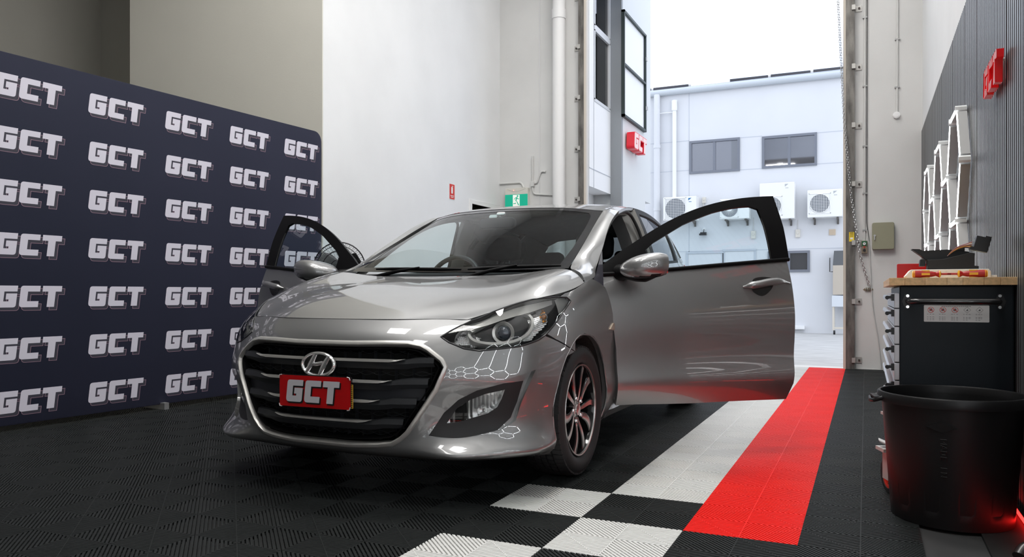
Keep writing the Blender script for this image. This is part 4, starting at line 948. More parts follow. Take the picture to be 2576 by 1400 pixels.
def dens(poly, step):
    out = []; n = len(poly)
    for i in range(n):
        a = np.array(poly[i], float); b = np.array(poly[(i+1) % n], float); k = max(1, int(np.ceil(np.linalg.norm(b-a)/step)))
        for j in range(k): out.append(tuple(a+(b-a)*j/k))
    return out
def panel(name, S, poly, mats, parent, holes=(), step=.022, gap=.0022, off=0., flange=.016, hflange=.016, mirror=None, mi=0, hin=0., **kw):
    """trimmed piece of a smooth surface with turned-in edges; mirror: None one piece, 'x' reflected copy geometry"""
    poly = [tuple(p) for p in poly]; P = dens(poly, step); P = offset2d(P, -gap) if gap else P
    HS = [offset2d(dens(h, step*.8), gap) if gap else dens(h, step*.8) for h in holes]
    xs = [p[0] for p in P]; ys = [p[1] for p in P]
    gx = np.arange(min(xs)+step/2, max(xs), step); gy = np.arange(min(ys)+step/2, max(ys), step); G = np.stack(np.meshgrid(gx, gy), -1).reshape(-1, 2)
    ok = inside(G, P)
    bd = np.array(P)
    for h in HS: ok &= ~inside(G, h); bd = np.concatenate([bd, np.array(h)])
    G = G[ok]
    if len(G):
        dmin = np.full(len(G), 9.)
        for c in range(0, len(bd), 200): dmin = np.minimum(dmin, np.sqrt(((G[:, None]-bd[None, c:c+200])**2).sum(2)).min(1))
        G = G[dmin > step*.42]
    vs = []; es = []
    for lp in [P] + HS:
        b = len(vs); vs += [Vector(p) for p in lp]; k = len(lp); es += [(b+i, b+(i+1) % k) for i in range(k)]
    vs += [Vector(p) for p in G]
    V, E, F, *_ = delaunay_2d_cdt(vs, es, [], 0, 1e-6)
    V = np.array([(v.x, v.y) for v in V]); F = np.array([f for f in F])
    c = V[F].mean(1); k = inside(c, P)
    for h in HS: k &= ~inside(c, h)
    F = F[k]
    X, N = S.ev(V); X = X + N*off
    v0, v1, v2 = X[F[:, 0]], X[F[:, 1]], X[F[:, 2]]; fn = np.cross(v1-v0, v2-v0); flip = (fn*(N[F[:, 0]])).sum(1) < 0
    F[flip] = F[flip][:, ::-1]
    verts = [tuple(p) for p in X]; norms = [tuple(p) for p in N]; faces = [tuple(int(i) for i in f) for f in F]
    for li, lp in enumerate([P] + HS):
        fl = flange if li == 0 else hflange
        if not fl: continue
        lp = [tuple(q) for q in lp]; XX, NN = S.ev(np.array(lp)); XX = XX + NN*off; n = len(lp); ctr = XX.mean(0)
        b = len(verts); tang = np.roll(XX, -1, 0)-np.roll(XX, 1, 0); tang /= np.linalg.norm(tang, axis=1, keepdims=True)+1e-9
        outw = np.cross(tang, NN); s = np.sign((outw*(XX-ctr)).sum(1).sum()) or 1; outw = outw*s*(1 if li == 0 else -1)
        inn = XX-NN*fl-outw*(hin if li else 0.)
        for i in range(n): verts.append(tuple(XX[i])); norms.append(tuple(outw[i]))
        for i in range(n): verts.append(tuple(inn[i])); norms.append(tuple(outw[i]))
        for i in range(n):
            j = (i+1) % n; q = (b+i, b+j, b+n+j, b+n+i); a = np.array(verts[q[0]]); e1 = np.array(verts[q[1]])-a; e2 = np.array(verts[q[3]])-a
            if np.dot(np.cross(e1, e2), outw[i]) < 0: q = q[::-1]
            faces.append(q)
    if mirror:
        b = len(verts); verts2 = [(-x, y, z) for x, y, z in verts]; norms2 = [(-x, y, z) for x, y, z in norms]
        f2 = [tuple(b+i for i in f[::-1]) for f in faces]
        if mirror == 'both': verts += verts2; norms += norms2; faces += f2
        else: verts, norms, faces = verts2, norms2, [tuple(i-b for i in f) for f in f2]
    me = D.meshes.new(name); me.from_pydata(verts, [], faces); me.materials.append(mats)
    me.polygons.foreach_set('use_smooth', [True]*len(me.polygons))
    me.normals_split_custom_set_from_vertices(norms)
    o = D.objects.new(name, me); put(o, parent, **kw); return o
def two(name, *a, **k):   # left and right piece
    lab = k.pop('labels', (None, None)); l = panel(name, *a, label=lab[0], **k); r = panel(name, *a, mirror='x', label=lab[1], **k); return l, r
def vz(pts, rng=(.9, 5.)): return WR.inv(pts, 'vz', rng)
def uz(pts): return WR.inv(pts, 'uz', (0, 1.3))
def mirr(poly): return [(-a, b) for a, b in poly]

HL = OUT['headlight']; FH = OUT['fog_hole']; FB = OUT['fog_bezel']; FL_ = OUT['fog_lens']
TOP = .8598
AR = .366; AZ = .318
def arch_pts(vc, z0a, z0b, n=22, r=AR):
    """points on the wheel arch from the front foot over the top to the rear foot"""
    a0 = PI - math.asin(min(1, (z0a-AZ)/r)); a1 = math.asin((z0b-AZ)/r)
    return [(vc + r*math.cos(a0+(a1-a0)*k/n), AZ + r*math.sin(a0+(a1-a0)*k/n)) for k in range(n+1)]
# grille opening outline (u,z)
GO = [(0,.664),(.15,.6655),(.30,.6665),(.40,.666),(.445,.660),(.475,.645),(.53,.600),(.548,.578),(.540,.548),(.515,.490),(.482,.430),(.44,.365),(.40,.310),(.372,.280),(.335,.262),(.28,.2535),(.15,.249),(0,.247)]
gst = WR.inv(GO, 'uz', (0, 1.0)); GOF = [(s, t) for s, t in gst]; GOF[0] = (0, GOF[0][1]); GOF[-1] = (0, GOF[-1][1])
GLOOP = GOF + mirr(GOF[::-1])[1:-1]
# bumper
seam = [(1.033,.714),(1.10,.683),(1.225,.641)]
fa = arch_pts(0, .17, .18)     # front arch, (v,z)
sa = [p for p in fa if p[0] < -.125 and p[1] < .62]       # part that borders the bumper
arch_b = vz(sa[::-1], (1.0, 1.7))
right = [(.744,TOP)] + HL[0:0]
hl_in = [HL[3], HL[2], HL[1], HL[0]] + HL[:12:-1]          # from hood seam down round the inner tip to the outer bottom corner
hl_in = [(s, t) for s, t in hl_in]
half = [(.744,TOP)] + hl_in + seam[1:] + [(1.325,.607)] + arch_b + [(1.16,.165)]
half = [p for i, p in enumerate(half) if i == 0 or (abs(p[0]-half[i-1][0])+abs(p[1]-half[i-1][1])) > .004]
BUMP = [(s, t) for s, t in half] + mirr(half[::-1])
bump = panel('front_bumper', WR, BUMP, PAINT, car, holes=[GLOOP, FH, mirr(FH)], step=.020, hflange=.035, gap=.0025)
# fender
arc_f = [p for p in fa if not (p[0] < -.125 and p[1] < .62)]
fend = [(1.033,.714)] + HL[12:7:-1] + [(1.30,TOP),(1.5,TOP),(1.784,TOP),(1.84,.838),(1.925,.80)] + vz([(.452,.85),(.480,.79),(.503,.732),(.520,.66),(.530,.58),(.533,.42),(.533,.255),(.48,.205),(.352,.195)]) + vz(arc_f[::-1][:-1], (1.0, 2.4)) + [(1.325,.607),(1.225,.641),(1.10,.683)]
two('front_fender', WR, fend, PAINT, car, gap=.002, flange=.03)
# black gaps behind the seams
def shell(poly, S=WR, off=-.018, nm='inner_shell', st=.06): return panel(nm, S, poly, M_SHELL, car, gap=0, off=off, flange=0, step=st)
# hood
hp = [(.003,-.765),(.003,.765),(.5,.770),(.935,.775),(.935,-.775),(.5,-.770)]
panel('hood', HD, [(.0035,-.7585),(.0035,.7585),(.3,.776),(.6,.7765),(.9365,.7765),(.9365,-.7765),(.6,-.7765),(.3,-.776)], PAINT, car, gap=0, flange=.022, step=.024)
# roof, pillars
panel('roof', RO, [(1.006,-.607),(1.006,.607),(3.19,.607),(3.19,-.607)], PAINT, car, gap=0, flange=.012, step=.035)
for sg in (1, -1):
    panel('roof_rail', RO, [(1.004,sg*.613),(3.19,sg*.613),(3.19,sg*.669),(1.004,sg*.669)], PAINT, car, gap=0, flange=.02, step=.02)
    m = MB(); pts = [RO.ev([(s, sg*.610)])[0][0] - RO.ev([(s, sg*.610)])[1][0]*.004 for s in np.linspace(1.01, 3.15, 30)]; m.tube(pts, .005, 6); m.build('roof_ditch_seal', M_TRIM, car, smooth=60)
two('windscreen_pillar', PL, [(.003,.0015),(1.118,.0015),(1.118,.1185),(.003,.1185)], PAINT, car, gap=0, flange=.03, step=.014)
# windscreen with black frit band
ws_o = [(.02,-.688),(.02,.688),(.3,.689),(.60,.689),(.913,.689),(.913,-.689),(.60,-.689),(.3,-.689)]
wsl = panel('windscreen', WS, ws_o, M_GLASS, car, gap=0, flange=0, step=.04, off=-.004)
M_FRIT = mat('black glass edge', (.008,.008,.009), .06, coat=.5)
ws_i = [(.075,-.635),(.075,.635),(.3,.650),(.60,.650),(.80,.640),(.858,.615),(.870,.56),(.872,0),(.870,-.56),(.858,-.615),(.80,-.640),(.60,-.650),(.3,-.650)]
panel('frit_band', WS, ws_o, M_FRIT, wsl, holes=[ws_i], gap=0, flange=0, hflange=0, step=.03, off=-.0025)
# cowl grille under the screen, wipers
m = MB(); N_ = 28
for i in range(N_):
    a = -.72 + 1.44*i/N_; b = a + 1.44/N_
    def cw(u): return (.128 + .055*(u/.72)**2, .966 + .024*(u/.72)**2)
    (ya, za), (yb, zb) = cw(a), cw(b)
    m._add([(a,ya,za),(b,yb,zb),(b,yb+.06,zb+.013),(a,ya+.06,za+.013),(a,ya+.09,za-.03),(b,yb+.09,zb-.03)], [(0,1,2,3),(3,2,5,4)])
m.build('cowl_panel', M_TRIM, car)
def wiper(u0, v0, z0, u1, s1):
    w = thing('wiper', (0,0,0), None, None); w.parent = car
    def on(u, s):
        # point on the screen at lateral u
        ts = np.linspace(-.68, .68, 200); P, Nn = WS.ev(np.stack([np.full(200, s), ts], 1)); i = np.argmin(abs(P[:, 0]-u)); return Vector(P[i]) + Vector(Nn[i])*.012
    P0 = Vector((u0, v0, z0)); k1 = on(u0+(u1-u0)*.55, s1); 
    MB().tube([P0, P0.lerp(k1,.5)+Vector((0,0,.012)), k1+Vector((0,-.004,.012))], [.013,.010,.006], 8).build('wiper_arm', M_TRIM, w, smooth=50)
    pts = [on(u0+(u1-u0)*q, s1+.006*math.sin(PI*q)) for q in (.02,.2,.4,.6,.8,1)]
    MB().tube(pts, [.005,.009,.010,.010,.009,.005], 8).build('wiper_blade', M_TRIM, w, smooth=50)
wiper(-.50, .185, .968, .10, .028); wiper(.13, .150, .960, .66, .026)

# ---------------------------------------------------------------- sides behind the front doors
sill = vz([(.375,.20),(.54,.195),(1.2,.19),(2.0,.19),(2.27,.20),(2.278,.232),(1.9,.238),(1.2,.236),(.60,.236),(.54,.236),(.50,.21)])
two('side_sill', WR, sill, PAINT, car, gap=0, flange=.05, step=.03)
ra = arch_pts(2.65, .23, .25, r=.366)
raf = [p for p in ra if p[0] < 2.44]
rd = [(1.652,.262),(1.65,.5),(1.645,.8),(1.64,1.0)]
rdp = vz(rd) + [vz([(1.64,1.06)])[0][:1] + (TOP,)] + [vz([(2.445,1.05)])[0][:1] + (TOP,)] + vz([(2.45,.9),(2.45,.72)]+raf[::-1]+[(2.27,.262)])
two('rear_door', WR, rdp, PAINT, car, gap=.002, flange=.03, step=.035)
qs = vz([(3.0,.6)])[0][0]
rar = [p for p in ra if p[0] > 2.44]
qp = [vz([(2.455,1.05)])[0][:1] + (TOP,), (qs+.02, TOP), (qs+.02, .3), (qs+.02,.18)] + vz([(3.0,.235)]) + vz(rar[::-1]) + vz([(2.456,.75),(2.456,.9)])
two('rear_quarter', WR, qp, PAINT, car, gap=.002, flange=.03, step=.035)
L_ = WR.L
panel('rear_bumper', WR, [(qs+.022,.18),(qs+.022,.64),(L_-.0001,.64),(L_-.0001,.18)], PAINT, car, gap=0, flange=0, mirror='both', step=.05)
panel('tailgate', WR, [(qs+.022,.642),(qs+.022,TOP),(L_-.0001,TOP),(L_-.0001,.642)], PAINT, car, gap=0, flange=0, mirror='both', step=.05)
# rear screen
m = MB(); tt = np.linspace(-.66, .66, 17); top = RO.ev(np.stack([np.full(17, 3.19), tt], 1))[0]
bot = []
for t_ in top:
    u = float(t_[0]); uu = min(abs(u)*1.12, .62); yb = 3.23 - .14*(uu/.63)**2; bot.append((math.copysign(uu, u), yb, 1.142))
nn = len(top); rows = []
for w in np.linspace(0, 1, 5): rows += [tuple(np.array(top[i])*(1-w)+np.array(bot[i])*w+np.array([0,.04*4*w*(1-w)*.5,0])) for i in range(nn)]
fs = [(r*nn+i, r*nn+i+1, (r+1)*nn+i+1, (r+1)*nn+i) for r in range(4) for i in range(nn-1)]
m._add(rows, fs); m.build('rear_screen', glass('rear screen glass', (.45,.50,.52)), car, smooth=180)
# side glass area: rear door window, quarter window and pillars
GT = .4
def gz(w): return GT*w
v_ = np.array([b[1] for b in BELT])
def gpoly(pts): return [(v, GT*w) for v, w in pts]
for sg, mk in ((1, None), (-1, 'x')):
    g1 = panel('window_frame', GR_, gpoly([(1.655,.0),(1.645,.5),(1.64,.995),(2.0,.995),(2.4,.995),(2.7,.995),(2.62,.6),(2.50,.0)]), M_TRIM, car, holes=[gpoly([(1.74,.05),(1.725,.5),(1.71,.90),(2.0,.90),(2.38,.89),(2.60,.86),(2.53,.5),(2.44,.05)])], gap=0, flange=.02, hflange=.012, step=.03, mirror=mk)
    panel('window_glass', GR_, gpoly([(1.73,.03),(1.70,.93),(2.0,.93),(2.62,.90),(2.45,.03)]), M_TINT, g1, gap=0, flange=0, step=.05, off=-.01, mirror=mk)
    panel('rear_pillar', GR_, gpoly([(2.51,.0),(2.63,.6),(2.71,.995),(3.09,.995),(3.075,.0)]), PAINT, car, gap=0, flange=.02, step=.03, mirror=mk, holes=[gpoly([(2.60,.10),(2.68,.55),(2.74,.78),(2.83,.60),(2.86,.12)])], hflange=.01)
    panel('quarter_glass', GR_, gpoly([(2.58,.08),(2.67,.55),(2.74,.82),(2.85,.62),(2.88,.10)]), M_TINT, car, gap=0, flange=0, step=.05, off=-.008, mirror=mk)
# door aperture: seal, jamb faces, central pillar
for sg in (1, -1):
    m = MB(); pp = [WR.inv([(v, z)], 'vz', (1.2, 4))[0] for v, z in [(.60,.262),(.545,.30),(.535,.5),(.52,.72),(.48,.88)]]
    q = [Vector(WR.ev([p])[0][0]-WR.ev([p])[1][0]*.035) for p in pp]
    q += [Vector(GR_.ev([(v, GT*w)])[0][0]-GR_.ev([(v, GT*w)])[1][0]*.022) for v, w in [(.42,.6),(.6,.975),(.8,.97),(1.0,.965),(1.2,.96),(1.4,.955),(1.5,.93),(1.57,.85),(1.60,.6),(1.615,.2),(1.62,.0)]]
    q += [Vector(WR.ev([p])[0][0]-WR.ev([p])[1][0]*.035) for p in [WR.inv([(v, z)], 'vz', (1.2, 4))[0] for v, z in [(1.60,.9),(1.60,.6),(1.59,.35),(1.55,.262),(1.0,.262)]]]
    q = [Vector((sg*a.x, a.y, a.z)) for a in q]; q2 = []
    for i in range(len(q)):
        a, b, c, d = q[i-1], q[i], q[(i+1) % len(q)], q[(i+2) % len(q)]
        for t_ in (0, .25, .5, .75): q2.append(.5*((2*b)+(c-a)*t_+(2*a-5*b+4*c-d)*t_*t_+(3*b-a-3*c+d)*t_**3))
    m.tube(q2, .011, 8, closed=True); m.build('door_seal', M_RUBBER, car, smooth=60)
    # jamb skin: strips from the outer edge inwards
    def strip(name, pts_out, dep0, dep1, mt, side):
        m = MB(); vv = []
        for X, N in pts_out: vv.append(tuple(X-N*dep0)); vv.append(tuple(X-N*dep1+np.array(side)))
        vv = [(sg*a, b, c) for a, b, c in vv]; m._add(vv, [(2*i, 2*i+1, 2*i+3, 2*i+2) for i in range(len(vv)//2-1)]); return m.build(name, mt, car, smooth=50)
    ev1 = lambda S, p: tuple(x[0] for x in S.ev([p]))
    g_out = [ev1(GR_, (v, GT*1.0)) for v in np.linspace(.4, 1.62, 16)]
    strip('upper_jamb', g_out, .0, .045, M_JAMB, (0, 0, -.03))
    bp_out = [ev1(WR, WR.inv([(1.64, z)], 'vz', (1.2, 4))[0]) for z in np.linspace(.25, 1.06, 10)] + [ev1(GR_, (1.64, GT*w)) for w in (.2,.4,.6,.8,.98)]
    strip('center_pillar', bp_out, .0, .05, M_JAMB, (0, -.03, 0)); 
    bp2 = [(X-N*.05+np.array([0,-.03,0]), N) for X, N in bp_out]; strip('center_pillar', bp2, .0, .03, M_JAMB, (0, -.06, 0)); bp3 = [(X-N*.03+np.array([0,-.06,0]), N) for X, N in bp2]; strip('center_pillar_trim', bp3, .0, .09, mat('pillar trim grey', (.16,.16,.16), .8), (0, .02, 0))
    sl_out = [ev1(WR, WR.inv([(v, .238)], 'vz', (1.2, 4))[0]) for v in np.linspace(.52, 1.66, 10)]
    strip('sill_step', sl_out, .0, .09, M_JAMB, (0, 0, .03)); sl2 = [(X-N*.09+np.array([0,0,.03]), N) for X, N in sl_out]; strip('sill_trim', sl2, .0, .05, M_TRIM, (0, 0, .035))
    fj = [ev1(WR, WR.inv([(.52, z)], 'vz', (1.2, 4))[0]) for z in np.linspace(.24, .66, 8)] + [ev1(WR, (s, t)) for s, t in ((1.955,.70),(1.93,.76),(1.90,.80),(1.80,.85))]
    strip('front_jamb', fj, .006, .12, mat('dark jamb', (.035,.036,.038), .5), (0, .03, 0))
    # small triangle trim between fender tip and screen pillar
    a = np.array(PL.ev([(.12,.119)])[0][0]); b = np.array(PL.ev([(.40,.119)])[0][0]); c = np.array(WR.ev([(1.90,.80)])[0][0]); d = np.array(WR.ev([(1.80,.855)])[0][0])
    m = MB(); m._add([(sg*x, y, z) for x, y, z in (d, a, b, c, b-np.array([.05,-.03,0]), c-np.array([.06,-.02,0]))], [(0,1,2,3),(2,4,5,3)] if sg > 0 else [(3,2,1,0),(3,5,4,2)]); m.build('hinge_trim', mat('gloss trim grey', (.06,.06,.075), .25, coat=.5), car)
# roof lining and cabin shell
m = MB()
us = np.linspace(-.66, .66, 13); ss = np.linspace(1.03, 3.15, 12); Pn = RO.ev(np.array([(s, t) for s in ss for t in us])); X = Pn[0]-Pn[1]*.035; m._add([tuple(x) for x in X], [(i*13+j, i*13+j+1, (i+1)*13+j+1, (i+1)*13+j) for i in range(11) for j in range(12)])
m.build('roof_lining', mat('roof lining grey', (.05,.053,.055), .9), car, smooth=180)
m = MB(); m.box(-.80,.80,.28,3.2,.20,.24); m.box(-.60,.60,-.70,.28,.19,.22); m.box(-.60,.60,-.68,.26,.60,.66); m.box(-.78,.78,2.2,3.25,.24,.95); m.box(-.60,.60,-.70,-.66,.2,.62); m.box(-.66,.66,.24,.30,.2,.9); m.build('floor_pan', M_SHELL, car)
for sg in (1, -1):
    m = MB(); m.box(*sorted((sg*.76, sg*.79)), 1.72, 2.5, .24, 1.03); m.build('inner_panel', M_INT, car)
    for vc in (0, 2.65):
        m = MB(); m.lathe([(AR+.006, sg*.60),(AR+.004, sg*.868)], 30, 'x', (0, vc, AZ), a0=.05, a1=PI-.05); m.lathe([(.0, sg*.60),(AR+.006, sg*.60)], 30, 'x', (0, vc, AZ), a0=.0, a1=PI); m.build('wheel_arch_liner', mat('arch liner felt', (.018,.018,.017), .9, bump=(60,.5)), car, smooth=50)
        m = MB(); rr = AR-.001
        arc = [WR.inv([(vc+rr*math.cos(a), AZ+rr*math.sin(a))], 'vz', (1.0, 5))[0] for a in np.linspace(-.2 if vc else -.36, PI+.2 if vc else PI+.36, 30)]
        X, N = WR.ev(np.array(arc)); m.tube([(sg*x[0]-sg*.004, x[1], x[2]) for x in X], .0055, 6); m.build('arch_lip', PAINT, car, smooth=60)
shell([(-1.0,.30),(-1.0,.845),(1.0,.845),(1.0,.30)], off=-.11, st=.08)
for pz in ([(1.1,.64),(1.1,.845),(1.30,.845),(2.0,.845),(2.0,.64)],): two('inner_shell', WR, pz, M_SHELL, car, gap=0, off=-.035, flange=0, step=.08)
m = MB()   # lower front splitter and under tray
for i in range(24):
    a = -1.0+2*i/24; b = -1.0+2*(i+1)/24; pa = WR.ev([(a,.167)])[0][0]; pb = WR.ev([(b,.167)])[0][0]
    m._add([tuple(pa+[0,.01,.004]), tuple(pb+[0,.01,.004]), tuple(pb*[.93,.93,1]+[0,.02,-.018]), tuple(pa*[.93,.93,1]+[0,.02,-.018])], [(0,1,2,3)])
m.build('air_dam', M_TRIM, car)

# ---------------------------------------------------------------- grille
def sweep(pts, nrm_, prof, closed=True):
    """profile (a along in-plane inward, b along normal) swept round pts"""
    m = MB(); n = len(pts); P = [Vector(p) for p in pts]; k = len(prof); vv = []
    for i in range(n):
        t = (P[(i+1) % n]-P[i-1]).normalized(); N = Vector(nrm_[i]); s = t.cross(N).normalized()
        for a, b in prof: vv.append(P[i]+s*a+N*b)
    f = [(i*k+j, i*k+(j+1) % k, ((i+1) % n)*k+(j+1) % k, ((i+1) % n)*k+j) for i in range(n) for j in range(k)]
    m._add(vv, f); return m
def catmull(loop, n=4):
    out = []; L = len(loop); Q = [np.array(p) for p in loop]
    for i in range(L):
        a, b, c, d = Q[i-1], Q[i], Q[(i+1) % L], Q[(i+2) % L]
        for t_ in [k/n for k in range(n)]: out.append(tuple(.5*((2*b)+(c-a)*t_+(2*a-5*b+4*c-d)*t_*t_+(3*b-a-3*c+d)*t_**3)))
    return out
gl = offset2d(dens(GLOOP, .03), -.003); X, N = WR.ev(np.array(gl))
gr = D.objects.new('grille', None); put(gr, car)
m = sweep(X, N, [(0,-.030),(0,.003),(-.003,.008),(-.012,.008),(-.019,.003),(-.022,-.004),(-.022,-.030)])
m.build('grille_surround', M_SATIN, gr, smooth=55)
gi = offset2d(dens(GLOOP, .03), -.022)
m = MB(); 
panel('grille_back', WR, gi, M_SHELL, gr, gap=0, off=-.085, flange=0, step=.05)
m = sweep(*WR.ev(np.array(gi)), [(0,-.002),(-.006,-.012),(-.008,-.085),(.0,-.085)]); m.build('grille_rim', M_TRIM, gr, smooth=40)
def gw(z):   # half width of the opening at height z
    P = GO[5:15]; zz = [p[1] for p in P][::-1]; uu = [p[0] for p in P][::-1]; return float(np.interp(z, zz, uu)) if z < .578 else float(np.interp(z, [.578,.60,.645,.66], [.548,.53,.475,.445]))
def vfront(u, z): 
    s, t = WR.inv([(abs(u), z)], 'uz', (0, 1.0))[0]; X, N = WR.ev([(s, t)]); return float(X[0][1])
M_BAR = mat('charcoal grille bar', (.030,.032,.035), .33, .2)
for zc, ch, hh in ((.590,.395,.020),(.503,.345,.020),(.421,.295,.021),(.336,.255,.021)):
    bar = MB(); W2 = gw(zc)-.030; n = 26; vv = []
    for i in range(n+1):
        u = -W2+2*W2*i/n; au = abs(u); y = vfront(u, zc); e = min(1, max(0, (au-ch)/(.05))); rise = .012*e
        zt = zc+hh*.62+rise; zb = zc-hh-.004*(1-e)+.006*e
        vv += [(u,y+.028,zt+.004),(u,y+.012-.002*e,zt),(u,y+.004,zc-.002+rise*.4),(u,y+.016,zb),(u,y+.05,zb-.002)]
    bar._add(vv, [(i*5+j,(i+1)*5+j,(i+1)*5+j+1,i*5+j+1) for i in range(n) for j in range(4)]); bo = bar.build('grille_bar', M_BAR, gr, smooth=35)
    st = MB(); n = 24; vv = []
    for i in range(n+1):
        u = -ch+2*ch*i/n; y = vfront(u, zc); au = abs(u); e = max(0, (au-ch+.06)/.06); up = .010*e*e; tk = .0085*(1-.85*e)
        vv += [(u,y+.004,zc+.006+up-tk+.006),(u,y-.002,zc+.006+up-tk*.4+.003),(u,y-.001,zc+.006+up+tk),(u,y+.012,zc+.006+up+tk+.002)]
    st._add(vv, [(i*4+j,(i+1)*4+j,(i+1)*4+j+1,i*4+j+1) for i in range(n) for j in range(3)])
    st.build('bright_strip', M_SATIN, gr, smooth=60)
m = MB()
for zc in (.634,.546,.378,.296):
    W2 = gw(zc)-.04; n = 90
    for ph in (0, PI):
        m.tube([(u, vfront(u, zc)+.038, zc+.0085*math.sin(u*52+ph)) for u in np.linspace(-W2, W2, n)], .0013, 4)
    for k in range(-6, 7):
        u = k*.075+(.03 if zc in (.546,.296) else 0)
        if abs(u) < W2: y = vfront(u, zc)+.055; m.box(u-.0015,u+.0015,y,y+.02,zc-.035,zc+.035)
m.build('grille_mesh', mat('dark mesh', (.022,.024,.027), .35), gr, smooth=60)
m = MB(); n = 20; vv = []
for i in range(n+1):
    u = -.47+.94*i/n; y = vfront(u, .46)+.028; vv += [(u,y,.487),(u,y,.437)]
m._add(vv, [(2*i,2*i+1,2*i+3,2*i+2) for i in range(n)]); m.build('blank_panel', mat('dark blank panel', (.016,.018,.023), .4), gr, smooth=60)
# oval badge with slanted letter form
eu, ez = 0, .577; ey = vfront(0, .585)-.012
em = D.objects.new('badge', None); put(em, gr); em.location = (eu, ey, ez); em.rotation_euler = (PI/2-.08, 0, 0)
a_, b_ = .083, .0475
ring = [(a_*math.cos(t), b_*math.sin(t)) for t in [2*PI*k/64 for k in range(64)]]
def sw2(path, hw, z0, z1, closed=False, tap=None):   # raised ribbon with bevelled top along a 2-D path
    m = MB(); n = len(path); vv = []
    for i in range(n):
        a = np.array(path[i-1] if (closed or i) else path[0]); b = np.array(path[(i+1) % n] if (closed or i < n-1) else path[-1]); d = b-a; d = d/(np.linalg.norm(d)+1e-9); q = np.array([-d[1], d[0]]); p = np.array(path[i]); h = hw*(tap[i] if tap else 1)
        for s_, z in ((1,z0),(1,z0+(z1-z0)*.5),(.35,z1),(-.35,z1),(-1,z0+(z1-z0)*.5),(-1,z0)): vv.append((*(p+q*h*s_), z))
    N = n if closed else n-1
    m._add(vv, [(i*6+j, ((i+1) % n)*6+j, ((i+1) % n)*6+j+1, i*6+j+1) for i in range(N) for j in range(5)]); return m
m = MB(); m.flat([(x*.97, y*.97) for x, y in ring], 0); m.lathe([(1,0)], 4); m.build('badge_back', M_GLOSSK, car) if False else None
bo = MB().prism([(x*.98, y*.98) for x, y in ring], -.03, 0).build('badge_back', M_GLOSSK, gr); bo.location = em.location; bo.rotation_euler = em.rotation_euler
D.objects.remove(em)
M_BDG = mat('badge chrome', (.92,.92,.92), .13, .85)
def onb2(mb, nm):
    o = mb.build(nm, M_BDG, gr, smooth=50); o.location = bo.location; o.rotation_euler = bo.rotation_euler; return o
onb2(sw2(ring, .0075, -.004, .008, closed=True), 'badge_ring')
def bez(p, n=14):
    p = [np.array(a) for a in p]; return [tuple((1-t)**3*p[0]+3*(1-t)**2*t*p[1]+3*(1-t)*t*t*p[2]+t**3*p[3]) for t in [k/n for k in range(n+1)]]
onb2(sw2(bez([(-.060,-.036),(-.042,-.014),(-.034,.014),(-.012,.045)]), .0112, -.002, .011, tap=[.75+.35*math.sin(PI*k/14) for k in range(15)]), 'badge_letter')
onb2(sw2(bez([(.012,-.045),(.024,-.014),(.038,.012),(.058,.036)]), .0112, -.002, .011, tap=[.75+.35*math.sin(PI*k/14) for k in range(15)]), 'badge_letter')
onb2(sw2(bez([(-.036,.008),(-.012,-.010),(.010,.012),(.034,.006)]), .0085, -.002, .0075), 'badge_letter')
# number plate
PY = -.922; PZ = .463
pl = D.objects.new('number_plate', None); put(pl, car); pl.location = (0, PY, PZ); pl.rotation_euler = (0, -.006, 0)
m = MB(); m.M = frame((0,.004,0),(1,0,0),(0,0,1)); m.prism(rrect(.380,.140,.012), -.010, -.001); m.build('plate_holder', M_GLOSSK, pl, bevel=.001)
m = MB(); m.M = frame((0,.002,0),(1,0,0),(0,0,1)); m.prism(rrect(.372,.132,.010), -.002, .001); m.build('plate', mat('plate red', (.48,.002,.004), .38), pl)
m = MB(); m.M = frame((0,0,0),(1,0,0),(0,0,1)); kk = .094; xx = -.150; yy = -.046
for g in word(kk, xx+.0055, yy-.0055, grow=.01): m.flat(g, .0008, 0)
for g in word(kk, xx, yy, grow=.0): m.flat(g, .0014, 1)
for g in word(kk, xx, yy, grow=-.02): pass
m.build('plate_lettering', [mat('plate shadow', (.005,.005,.005), .5), mat('plate white', (.58,.57,.60), .45)], pl)
m = MB()
for sx in (-1, 1):
    for sz in (-1, 1): m.tube([(sx*.172,-.0015,sz*.0685),(sx*.183,-.0015,sz*.067),(sx*.1875,-.0015,sz*.056)], .0022, 6)
m.build('plate_clip', mat('clear clip', (.75,.75,.75), .1, .3), pl, smooth=60)
m = MB(); m.box(.188,.196,.004,.008,-.060,.038,0)
for q in range(12): m.box(.1885,.1958,.0033,.004,-.056+.008*q,-.0525+.008*q,1)
m.build('side_strip', [mat('amber strip', (.62,.36,.03), .5), M_BLACK], pl)

